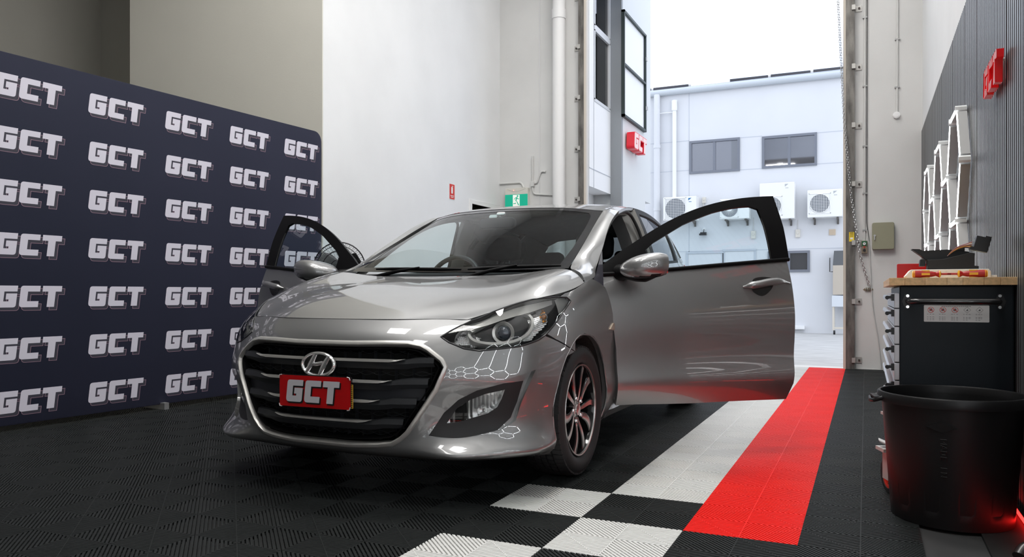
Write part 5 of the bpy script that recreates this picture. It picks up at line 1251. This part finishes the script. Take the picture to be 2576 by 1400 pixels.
# ---------------------------------------------------------------- lamps
M_LENS = glass('clear lamp lens', (.96,.97,.97)); M_REF = mat('lamp reflector', (.88,.88,.88), .18, .72); M_HOUS = mat('lamp housing dark', (.02,.022,.026), .25)
M_AMB = mat('amber reflector', (.75,.30,.04), .2, .8); M_SIL = mat('lamp inner silver', (.80,.79,.76), .28, .55)
def inset_panel(name, poly, off, mt, par, mirror, step=.025, grow=0, holes=()):
    p = offset2d(poly, -grow) if grow else poly
    return panel(name, WR, p, mt, par, gap=0, off=off, flange=0, hflange=0, step=step, mirror=mirror, holes=holes)
def facet(mb, poly, off, cell, amp, sgn):
    """fine prism pattern of a lamp reflector: little pyramids over a patch of the wrap surface"""
    xs = [p[0] for p in poly]; ys = [p[1] for p in poly]; a = min(xs)
    while a < max(xs):
        b = min(ys)
        while b < max(ys):
            c = np.array([(a+cell/2, b+cell/2)])
            if inside(c, poly)[0]:
                q = np.array([(a,b),(a+cell,b),(a+cell,b+cell),(a,b+cell),(a+cell/2,b+cell/2)]); X, N = WR.ev(q); X = X+N*off; X[4] += N[4]*amp
                mb._add([(sgn*x[0], x[1], x[2]) for x in X], [(0,1,4),(1,2,4),(2,3,4),(3,0,4)] if sgn > 0 else [(1,0,4),(2,1,4),(3,2,4),(0,3,4)])
            b += cell
        a += cell
HLc = [(s, t) for s, t in HL]
for sg, mk, lab in ((1, None, 'headlight nearer the open passenger door'), (-1, 'x', 'headlight on the side of the backdrop')):
    h = D.objects.new('headlight', None); put(h, car)
    def P3(s, t, d): X, N = WR.ev([(s, t)]); p = X[0]-N[0]*d; n = N[0]; return Vector((sg*p[0], p[1], p[2])), Vector((sg*n[0], n[1], n[2]))
    inset_panel('housing', HLc, -.085, M_HOUS, h, mk)
    X, N = WR.ev(np.array(dens(HLc, .02))); X = X*[sg,1,1]; N = N*[sg,1,1]
    m = MB(); n = len(X); vv = [tuple(x-nn*.002) for x, nn in zip(X, N)] + [tuple(x-nn*.087) for x, nn in zip(X, N)]; m._add(vv, [(i,(i+1) % n,n+(i+1) % n,n+i) for i in range(n)]); m.build('housing_wall', M_HOUS, h, smooth=50)
    m = MB(); m.tube([x-nn*.001 for x, nn in zip(X, N)], .0042, 6, closed=True); m.build('lamp_gasket', M_BLACK, h, smooth=60)
    panel('lens', WR, HLc, M_LENS, h, gap=.001, off=.0005, flange=0, mirror=mk, step=.02)
    # projector with rings
    c, nn = P3(.855, .775, .055); ax = Vector((sg*.18, -1, .06)).normalized(); xx = ax.orthogonal().normalized()
    def ringm(mb, c, r, tk, d): 
        y = ax.cross(xx); mb.tube([c+ax*d+(xx*math.cos(a)+y*math.sin(a))*r for a in [2*PI*k/40 for k in range(40)]], tk, 8, closed=True)
    M0 = Matrix((xx, ax.cross(xx), ax)).transposed().to_4x4(); M0.translation = c
    m = MB(); m.M = M0; m.lathe([(.046,-.01),(.050,.004),(.047,.012),(.036,.008),(.033,-.012)], 36); m.build('projector_ring', M_SIL, h, smooth=50)
    m = MB(); m.M = M0; m.lathe([(.033,-.012),(.030,.004),(.022,.014),(.011,.019),(0,.0205)], 32); m.build('projector_lens', mat('projector glass', (.02,.035,.06), .02, .2, coat=1), h, smooth=60)
    # oval silver bezel swept round the projector
    bz = [(.855+.150*math.cos(a)*(1.0 if math.cos(a) > 0 else 1.15), .775+.072*math.sin(a)-.03*math.cos(a)*-.6) for a in [2*PI*k/48 for k in range(48)]]
    bz = [(min(max(s, .66), 1.04), min(max(t, .69), .845)) for s, t in bz]
    X, N = WR.ev(np.array(bz)); X = (X-N*.035)*[sg,1,1]; N = N*[sg,1,1]
    m = sweep([tuple(x) for x in X], [tuple(x) for x in N], [(-.007,-.012),(-.006,.004),(.006,.007),(.014,-.006),(.014,-.03)]); m.build('bezel', M_SIL, h, smooth=60)
    # inner high beam bowl and its swooping divider
    c, nn = P3(.665, .745, .06); M1 = Matrix((xx, ax.cross(xx), ax)).transposed().to_4x4(); M1.translation = c
    m = MB(); m.M = M1; m.lathe([(.050,.018),(.044,.0),(.030,-.016),(.012,-.024),(.0,-.024)], 14); m.lathe([(.007,-.024),(.007,.0),(0,.004)], 12); m.build('high_beam_reflector', M_REF, h, smooth=20)
    m = MB(); facet(m, [(.60,.735),(.66,.70),(.72,.70),(.74,.76),(.70,.80),(.64,.79)], -.058, .011, .004, sg); m.build('inner_reflector', M_REF, h)
    # turn signal bowl with prisms
    m = MB(); facet(m, [(.93,.70),(.99,.70),(1.03,.725),(1.09,.75),(1.15,.785),(1.14,.825),(1.05,.825),(.99,.80),(1.0,.755)], -.045, .0085, .0035, sg); m.build('turn_signal_reflector', M_REF, h)
    m = MB(); facet(m, [(1.08,.765),(1.15,.785),(1.14,.83),(1.09,.83),(1.06,.80)], -.040, .012, .004, sg); m.build('amber_reflector', M_AMB, h)
    c, nn = P3(1.075, .787, .030); m = MB(); m.lathe([(0,.0)],4); m = MB(); M2 = Matrix((xx, ax.cross(xx), ax)).transposed().to_4x4(); M2.translation = c; m.M = M2
    m.lathe([(.0155,-.01),(.0165,.0),(.013,.004),(.012,-.004)], 20, mi=0); m.lathe([(.012,-.004),(.009,.004),(0,.008)], 16, mi=1); m.build('bulb', [M_SIL, mat('amber bulb', (.70,.28,.08), .2)], h, smooth=60)
    # silver outer corner of the housing and eyebrow strip standing for ceiling reflection
    inset_panel('corner_trim', [(1.165,.775),(1.235,.772),(1.33,.815),(1.31,.838),(1.215,.845),(1.175,.84)], -.012, M_SIL, h, mk)
    inset_panel('eyebrow_reflection', [(.66,.815),(.735,.845),(.853,.852),(.937,.853),(1.105,.848),(1.16,.845),(1.15,.826),(1.0,.818),(.86,.818),(.74,.806)], -.018, M_SIL, h, mk)
    # fog lamp recess
    X0 = None
    inset_panel('fog_recess', offset2d(FH, .004), -.022, PAINT, car, mk, holes=[FB])
    inset_panel('fog_bezel', FB, -.020, mat('matt black bezel', (.012,.012,.013), .55), car, mk, holes=[FL_])
    g = D.objects.new('fog_lamp', None); put(g, car)
    inset_panel('reflector_back', FL_, -.058, M_REF, g, mk)
    X, N = WR.ev(np.array(dens(FL_, .015))); X = X*[sg,1,1]; N = N*[sg,1,1]; m = MB(); n = len(X); m._add([tuple(x-q*.019) for x, q in zip(X, N)] + [tuple(x-q*.063) for x, q in zip(X, N)], [(i,(i+1) % n,n+(i+1) % n,n+i) for i in range(n)]); m.build('lamp_wall', M_REF, g, smooth=50)
    m = MB()
    for k in range(13):
        s0 = .60+.0185*k
        for tb in (.36,.40,.44):
            if inside(np.array([[s0, tb]]), FL_)[0]:
                q = np.array([(s0-.004,tb-.02),(s0+.004,tb-.02),(s0+.004,tb+.02),(s0-.004,tb+.02)]); Xq, Nq = WR.ev(q); Xq = Xq-Nq*.05; Xq[1] += Nq[1]*.012; Xq[2] += Nq[2]*.012; m._add([(sg*x[0],x[1],x[2]) for x in Xq], [(0,1,2,3)])
    c, nn = P3(.745, .415, .040); M2 = Matrix((xx, ax.cross(xx), ax)).transposed().to_4x4(); M2.translation = c; m.M = M2; m.lathe([(.024,.008),(.018,-.004),(.008,-.01),(0,-.008)], 20); m.build('reflector', M_REF, g, smooth=30)
    panel('lens', WR, FL_, M_LENS, g, gap=0, off=-.024, flange=0, mirror=mk, step=.02)
    m = MB(); m.M = frame(P3(.862,.45,.0275)[0], (1,0,0), (0,0,1)); m.lathe([(0,.0),(.006,.001)], 12)
    # repeater on the fender
    rp = WR.inv([(.405,.690),(.475,.722),(.512,.712),(.515,.694),(.47,.684)], 'vz', (1.2, 4)); p = panel('side_repeater', WR, rp, mat('repeater lens', (.75,.62,.48), .15, .3, coat=1), car, gap=0, off=.007, flange=.009, mirror=mk, step=.01)
for nm, sx in (('tail_light', 1), ('tail_light', -1)):
    pz = [(qs-.18,.80),(qs-.02,.84),(qs+.2,.84),(qs+.22,.72),(qs+.02,.70)]
    panel(nm, WR, pz, mat('red lamp lens', (.35,.01,.01), .1, coat=1), car, gap=0, off=.006, flange=.01, mirror=None if sx > 0 else 'x', step=.04)

# ---------------------------------------------------------------- wheels
M_RIM = mat('machined rim face', (.48,.46,.45), .24, .9); M_RIMK = mat('gloss black rim', (.012,.012,.013), .15, .3, coat=.5)
def wheel_parts(w):
    R, Rr = .317, .213
    m = MB(); m.lathe([(.222,.082),(.232,.098),(.262,.107),(.288,.104),(.302,.092),(.310,.080),(.310,-.080),(.302,-.092),(.288,-.104),(.262,-.107),(.232,-.098),(.222,-.082)], 72, 'x'); m.build('tyre', M_RUBBER, w, smooth=50)
    m = MB(); nb = 66
    for k in range(nb):
        for j, (x0, x1) in enumerate(((-.094,-.052),(-.046,-.018),(-.012,.012),(.018,.046),(.052,.094))):
            a = 2*PI*(k + (.3 if j % 2 else 0))/nb; da = 2*PI/nb*.86; sh = .35*da if j in (0, 4) else .15*da
            q = []
            for r in (.307, .317):
                rr = (lambda x: r - (.0085 if abs(x) > .08 else 0))
                q += [(x0, rr(x0)*math.cos(a), rr(x0)*math.sin(a)), (x1, rr(x1)*math.cos(a+sh), rr(x1)*math.sin(a+sh)), (x1, rr(x1)*math.cos(a+da+sh), rr(x1)*math.sin(a+da+sh)), (x0, rr(x0)*math.cos(a+da), rr(x0)*math.sin(a+da))]
            m._add(q, [(4,5,6,7),(0,1,5,4),(1,2,6,5),(2,3,7,6),(3,0,4,7)])
    m.build('tread', M_RUBBER, w, kind='stuff')
    m = MB(); m.lathe([(.222,.088),(.219,.094),(.212,.092),(.208,.080),(.198,.040),(.190,-.08)], 64, 'x', mi=1); m.lathe([(.2215,.0925),(.2195,.0965),(.2135,.0955),(.2105,.089)], 72, 'x', mi=0)
    m.lathe([(.0,-.03),(.15,-.03),(.155,.0),(.0,.0)], 40, 'x', mi=2); m.build('rim', [M_RIM, M_RIMK, mat('brake disc', (.10,.10,.10), .4, .6)], w, smooth=40)
    # ten curved spokes in five pairs: machined faces over black flanks
    for k in range(5):
        for side in (1, -1):
            m = MB(); base = 2*PI*k/5 + .30; n = 10; vv = []
            for i in range(n+1):
                q = i/n; r = .040+.170*q
                # pair leaves the hub together, then spreads; one bows forward, the other sweeps on
                a = base + (.10*(1-q)*side*2.6 + (.17+.17*side)*0) + side*(.10+.20*q*q) + .28*math.sin(PI*q*.9)*(.8 if side > 0 else .25)
                wdt = (.0115+.011*q)*(1.25 if side > 0 else .85); x = .083-.020*(1-q)**2*0+.004*math.sin(PI*q)-.012*(1-q)
                da = wdt/r
                vv += [(x-.035, r*math.cos(a-da*1.1), r*math.sin(a-da*1.1)), (x-.004, r*math.cos(a-da), r*math.sin(a-da)), (x, r*math.cos(a-da*.7), r*math.sin(a-da*.7)), (x, r*math.cos(a+da*.7), r*math.sin(a+da*.7)), (x-.004, r*math.cos(a+da), r*math.sin(a+da)), (x-.035, r*math.cos(a+da*1.1), r*math.sin(a+da*1.1))]
            fs = []; ms = []
            for i in range(n):
                for j in range(5): fs.append((i*6+j, i*6+j+1, (i+1)*6+j+1, (i+1)*6+j)); ms.append(0 if j == 2 else 1)
            b = len(m.v); m._add(vv, fs); m.m = ms; m.build('spoke', [M_RIM, M_RIMK], w, smooth=35)
    m = MB(); m.lathe([(.050,.048),(.046,.066),(.030,.074),(.028,.080),(.0,.082)], 30, 'x'); m.build('hub_cap', M_RIM, w, smooth=40)
    for k in range(5):
        a = 2*PI*k/5 + .62; c = (.057*math.cos(a), .057*math.sin(a)); m = MB(); m.lathe([(.017,.050),(.017,.070)], 16, 'x', (0, c[0], c[1]), 1); m.lathe([(.011,.05),(.011,.076),(.007,.081),(0,.082)], 12, 'x', (0, c[0], c[1])); m.build('wheel_nut', [M_CHROME, M_RIMK], w, smooth=40)
w0 = D.objects.new('wheel', None); put(w0, car); wheel_parts(w0); w0.location = (.773, 0, .317)
w1 = copy_tree(w0, car); w1.location = (.773, 2.65, .317)
for y in (0, 2.65): q = copy_tree(w0, car); q.location = (-.773, y, .317); q.rotation_euler = (0, 0, PI)

# ---------------------------------------------------------------- front doors, swung open on their hinges
HX, HY = .845, .50
DO = [(.478,.88),(.505,.76),(.522,.66),(.533,.58),(.536,.42),(.538,.262),(1.0,.262),(1.60,.262),(1.628,.36),(1.638,.6),(1.634,.85),(1.630,1.0)]
def door(sg, ang, labs):
    mk = None if sg > 0 else 'x'
    top = [vz([(1.63,1.06)])[0][:1] + (TOP,), (vz([(.47,.96)])[0][0], TOP)]
    dp = vz(DO) + top
    d = panel('front_door', WR, dp, PAINT, car, gap=.002, flange=.035, step=.022, mirror=mk, label=labs)
    kids = []
    # inner skin
    kids.append(panel('inner_trim', WR, dp, M_INT, d, gap=.004, off=-.045, flange=0, step=.05, mirror=mk))
    fo = gpoly([(.455,.02),(.455,.62),(.50,.90),(.60,.995),(.8,.995),(1.0,.995),(1.2,.995),(1.4,.995),(1.628,.995),(1.645,.5),(1.645,.0),(1.0,.0)])
    fi = gpoly([(.745,.045),(.745,.60),(.80,.70),(1.0,.81),(1.2,.855),(1.36,.865),(1.45,.855),(1.50,.80),(1.522,.5),(1.530,.03),(1.1,.03)])
    wf = panel('window_frame', GR_, fo, M_TRIM, d, holes=[fi], gap=0, flange=.028, hflange=.016, step=.022, off=.002, mirror=mk); kids.append(wf)
    kids.append(panel('window_glass', GR_, gpoly([(.735,.03),(.735,.66),(.80,.76),(1.0,.86),(1.2,.90),(1.47,.90),(1.52,.7),(1.54,.01),(1.1,.01)]), glass('door glass', (.80,.90,.92)) if not D.materials.get('door glass') else D.materials['door glass'], d, gap=0, flange=0, step=.06, off=-.008, mirror=mk))
    m = MB(); pts = []
    for v in np.linspace(.47, 1.64, 24): X, N = GR_.ev([(v, .0)]); p = X[0]+N[0]*.006; pts.append((sg*p[0], p[1], p[2]+.002))
    m.tube(pts, .0115, 8); kids.append(m.build('belt_moulding', M_TRIM, d, smooth=60))
    # bright run channel seen through the glass at the rear of the window
    m = MB(); pts = []
    for w in np.linspace(.03,.80,8): X, N = GR_.ev([(1.535-.03*w, GT*w)]); p = X[0]-N[0]*.004; pts.append((sg*p[0], p[1], p[2]))
    m.tube(pts, .006, 6); kids.append(m.build('glass_channel', M_RUBBER, d, smooth=60))
    # handle: painted cup shade and grip bar
    def W3(v, z, o=0.): X, N = WR.ev([WR.inv([(v, z)], 'vz', (1.2, 4))[0]]); p = X[0]+N[0]*o; return Vector((sg*p[0], p[1], p[2]))
    hz = .935
    m = MB(); pts = [W3(1.315, hz-.022, .002), W3(1.345, hz-.019, .020), W3(1.40, hz-.010, .036), W3(1.47, hz+.002, .040), W3(1.55, hz+.006, .030), W3(1.612, hz+.004, .004)]
    pp = smooth_path(pts, .05); n = len(pp); m.tube(pp, [.004+.0175*min(1, math.sin(PI*min(1, (i+.3)/(n-.4)))*1.5) for i in range(n)], 12); m.build('door_handle', PAINT, d, smooth=60)
    m = MB(); q = W3(1.545, hz+.006, .044); m.box(q.x-.012, q.x+.012, q.y-.0012, q.y+.0012, q.z-.018, q.z+.016); m.build('handle_seam', M_BLACK, d) if False else None
    cup = WR.inv([(1.37,hz-.028),(1.38,hz+.020),(1.41,hz+.038),(1.46,hz+.040),(1.52,hz+.026),(1.50,hz-.020),(1.46,hz-.060),(1.42,hz-.066),(1.385,hz-.052)], 'vz', (1.2, 4))
    panel('handle_cup_shade', WR, catmull(cup), mat('handle recess shade', (.10,.10,.10), .2, .85), d, gap=0, off=.0018, flange=0, step=.012, mirror=mk)  # flat patch with the shade of the cup put into its colour
    # side mirror
    def G3(v, w, o=0.): X, N = GR_.ev([(v, GT*w)]); p = X[0]+N[0]*o; return Vector((sg*p[0], p[1], p[2]))
    body = Vector((sg*1.020, .655, 1.030)); aw, hh_ = .135, .073; Y0_, Y1_ = -.155, .062
    m = MB(); nu, nv = 36, 22; vv = []
    for j in range(nv+1):
        q = j/nv; y = Y0_+(Y1_-Y0_)*q**1.15; g = (1-(1-min(1, q/.80))**2.3)**.62 if q < .80 else 1-.10*((q-.80)/.20)**2
        g = max(g, .015); zo = -.022*(1-q)**1.2
        for i in range(nu):
            th = 2*PI*i/nu; c, s_ = math.cos(th), math.sin(th); ex = 2.7; k = (abs(c)**ex+abs(s_)**ex)**(-1/ex); x = c*k*aw*g; z = s_*k*hh_*g
            t = (x+aw)/(2*aw); z *= (.70+.30*t) if z > 0 else (.80+.20*t); vv.append((body.x+sg*x, body.y+y+.030*(t-.5)*-1*(1-q), body.z+z+zo+.012*(t-.5)))
    fs = [(j*nu+i, j*nu+(i+1) % nu, (j+1)*nu+(i+1) % nu, (j+1)*nu+i) for j in range(nv) for i in range(nu)] + [tuple(range(nu))[::-1], tuple(nv*nu+i for i in range(nu))]
    if sg < 0: fs = [f[::-1] for f in fs]
    fs = [f[::-1] for f in fs]
    m._add(vv, fs); mm = []
    for f in fs:
        zc = sum(vv[i][2] for i in f)/len(f); yc_ = sum(vv[i][1] for i in f)/len(f)-body.y
        mm.append(1 if zc < body.z-.052-.03*max(0, -yc_)/.155*.6 or yc_ > Y1_-.004 else 0)
    m.m = mm; m.build('side_mirror', [PAINT, M_TRIM], d, smooth=50)
    m = MB(); m.M = frame((body.x, body.y+Y1_+.001, body.z), (-sg,0,0), (0,0,1)); m.prism(rrect(aw*1.55, hh_*1.45, .03), 0, .003); m.build('mirror_glass', M_CHROME, d)
    m = MB(); m.tube([G3(.58,.06,-.01), G3(.60,.05,.05)+Vector((0,0,-.012)), body+Vector((-sg*.075,-.03,-.058)), body+Vector((-sg*.01,-.01,-.064)), body+Vector((sg*.08,.01,-.052))], [.050,.040,.030,.026,.014], 14); m.build('mirror_foot', M_TRIM, d, smooth=60)
    # pivot
    pv = Vector((sg*HX, HY, 0)); T = Matrix.Translation(-pv)
    for o in [d] + [k for k in D.objects if k.parent == d]: 
        me = o.data; co = np.empty(len(me.vertices)*3); me.vertices.foreach_get('co', co); co = co.reshape(-1, 3)-np.array(pv); 
        me.vertices.foreach_set('co', co.ravel()); me.update()
    d.location = pv; d.rotation_euler = (0, 0, ang); return d
door(1, -math.radians(ANG_L), 'front door on the right of the picture, swung wide open')
door(-1, math.radians(ANG_R), 'front door on the left of the picture, open towards the backdrop')

# ---------------------------------------------------------------- cabin
m = MB(); n = 20; vv = []
for i in range(n+1):
    u = -.70+1.40*i/n; k2 = (u/.7)**2; vv += [(u,.22+.05*k2,.975+.018*k2),(u,.45,1.000),(u,.68,1.005+.012*math.exp(-((u+.36)/.18)**2)),(u,.80,.985),(u,.86,.90),(u,.84,.62),(u,.80,.50)]
m._add(vv, [(i*7+j,(i+1)*7+j,(i+1)*7+j+1,i*7+j+1) for i in range(n) for j in range(6)]); m.build('dashboard', mat('dashboard grey', (.022,.023,.026), .7, bump=(300,.1)), car, smooth=60)
m = MB(); m.box(-.11,.11,.80,1.55,.30,.62); m.build('centre_console', M_INT, car, bevel=.03)
sw = D.objects.new('steering_wheel', None); put(sw, car); sw.location = (-.36, .93, .955); sw.rotation_euler = (PI/2-.42, 0, 0)
m = MB(); m.tube([(.185*math.cos(a), .185*math.sin(a), 0) for a in [2*PI*k/48 for k in range(48)]], .016, 10, closed=True); m.build('wheel_rim', mat('black leather', (.015,.016,.018), .38), sw, smooth=60)
m = MB(); m.lathe([(.0,.03),(.06,.02),(.075,-.02)], 24)
for a in (0, PI, -PI/2): m.tube([(.05*math.cos(a), .05*math.sin(a), 0), (.175*math.cos(a), .175*math.sin(a), -.005)], .018, 8)
m.build('hub', M_TRIM, sw, smooth=50)
def seat(u, v, bench=False):
    s = D.objects.new('seat', None); put(s, car); s.location = (u, v, 0); w = .27
    m = MB(); m.M = Matrix.Translation((0,0,.44)); m.prism(rrect(2*w, .52, .08), -.06, .09); m.build('cushion', M_INT, s, bevel=.03, smooth=60)
    m = MB(); m.M = frame((0,.22,.50),(1,0,0),(0,.30,1)); m.prism([(-.26,0),(.26,0),(.27,.30),(.23,.55),(.14,.62),(-.14,.62),(-.23,.55),(-.27,.30)], -.07, .06); m.build('backrest', M_INT, s, bevel=.035, smooth=60)
    m = MB(); m.M = frame((0,.40,1.12),(1,0,0),(0,.16,1)); m.prism(rrect(.27,.19,.06,4,0,.10), -.05, .06); h = m.build('headrest', M_INT, s, bevel=.03, smooth=60)
    m = MB(); m.cyl((-.05,.395,1.05),(-.05,.41,1.16),.006,8); m.cyl((.05,.395,1.05),(.05,.41,1.16),.006,8); m.build('headrest_post', M_STEEL, s)
    return s
s0 = seat(-.36, 1.30); s1 = copy_tree(s0, car); s1.location = (.36, 1.30, 0)
m = MB(); m.M = Matrix.Translation((0,2.30,.42)); m.prism(rrect(1.28,.5,.06), -.1, .1); m.build('rear_cushion', M_INT, car, bevel=.03)
m = MB(); m.M = frame((0,2.5,.48),(1,0,0),(0,.28,1)); m.prism(rrect(1.28,.60,.08,4,0,.28), -.08, .06); rb = m.build('rear_backrest', M_INT, car, bevel=.03, smooth=60)
for u in (-.36, 0, .36):
    m = MB(); m.M = frame((u,2.62,1.10),(1,0,0),(0,.15,1)); m.prism(rrect(.26 if u else .24,.12,.04,4,0,.07), -.04, .05); m.cyl((-.05,-.07,0),(-.05,.03,0),.006,8,0); m.cyl((.05,-.07,0),(.05,.03,0),.006,8,0); m.build('rear_headrest', M_INT, car, bevel=.02, smooth=60)
m = MB(); m.M = frame((0,.86,1.325),(1,0,0),(0,.1,1)); m.prism(rrect(.25,.068,.028), -.02, .012); m.cyl((0,.02,-.01),(0,.045,-.01),.012,8); m.build('rear_view_mirror', M_BLACK, car, bevel=.006)
m = MB(); m.M = frame((-.02,.93,1.375),(1,0,0),(0,.6,.8)); m.prism(rrect(.085,.028,.012,3,-.03,0), -.01, .006); m.prism(rrect(.06,.024,.01,3,.012,.012), .0, .016); m.build('toll_tag', M_WHITE, car, bevel=.003)
for sg in (-1, 1):
    m = MB(); m.M = frame((sg*.32,1.10,1.385),(1,0,0),(0,1,.14)); m.prism(rrect(.42,.13,.03,3,0,.09), -.006, .008); m.build('sun_visor', mat('visor grey', (.12,.12,.12), .8), car, bevel=.004)
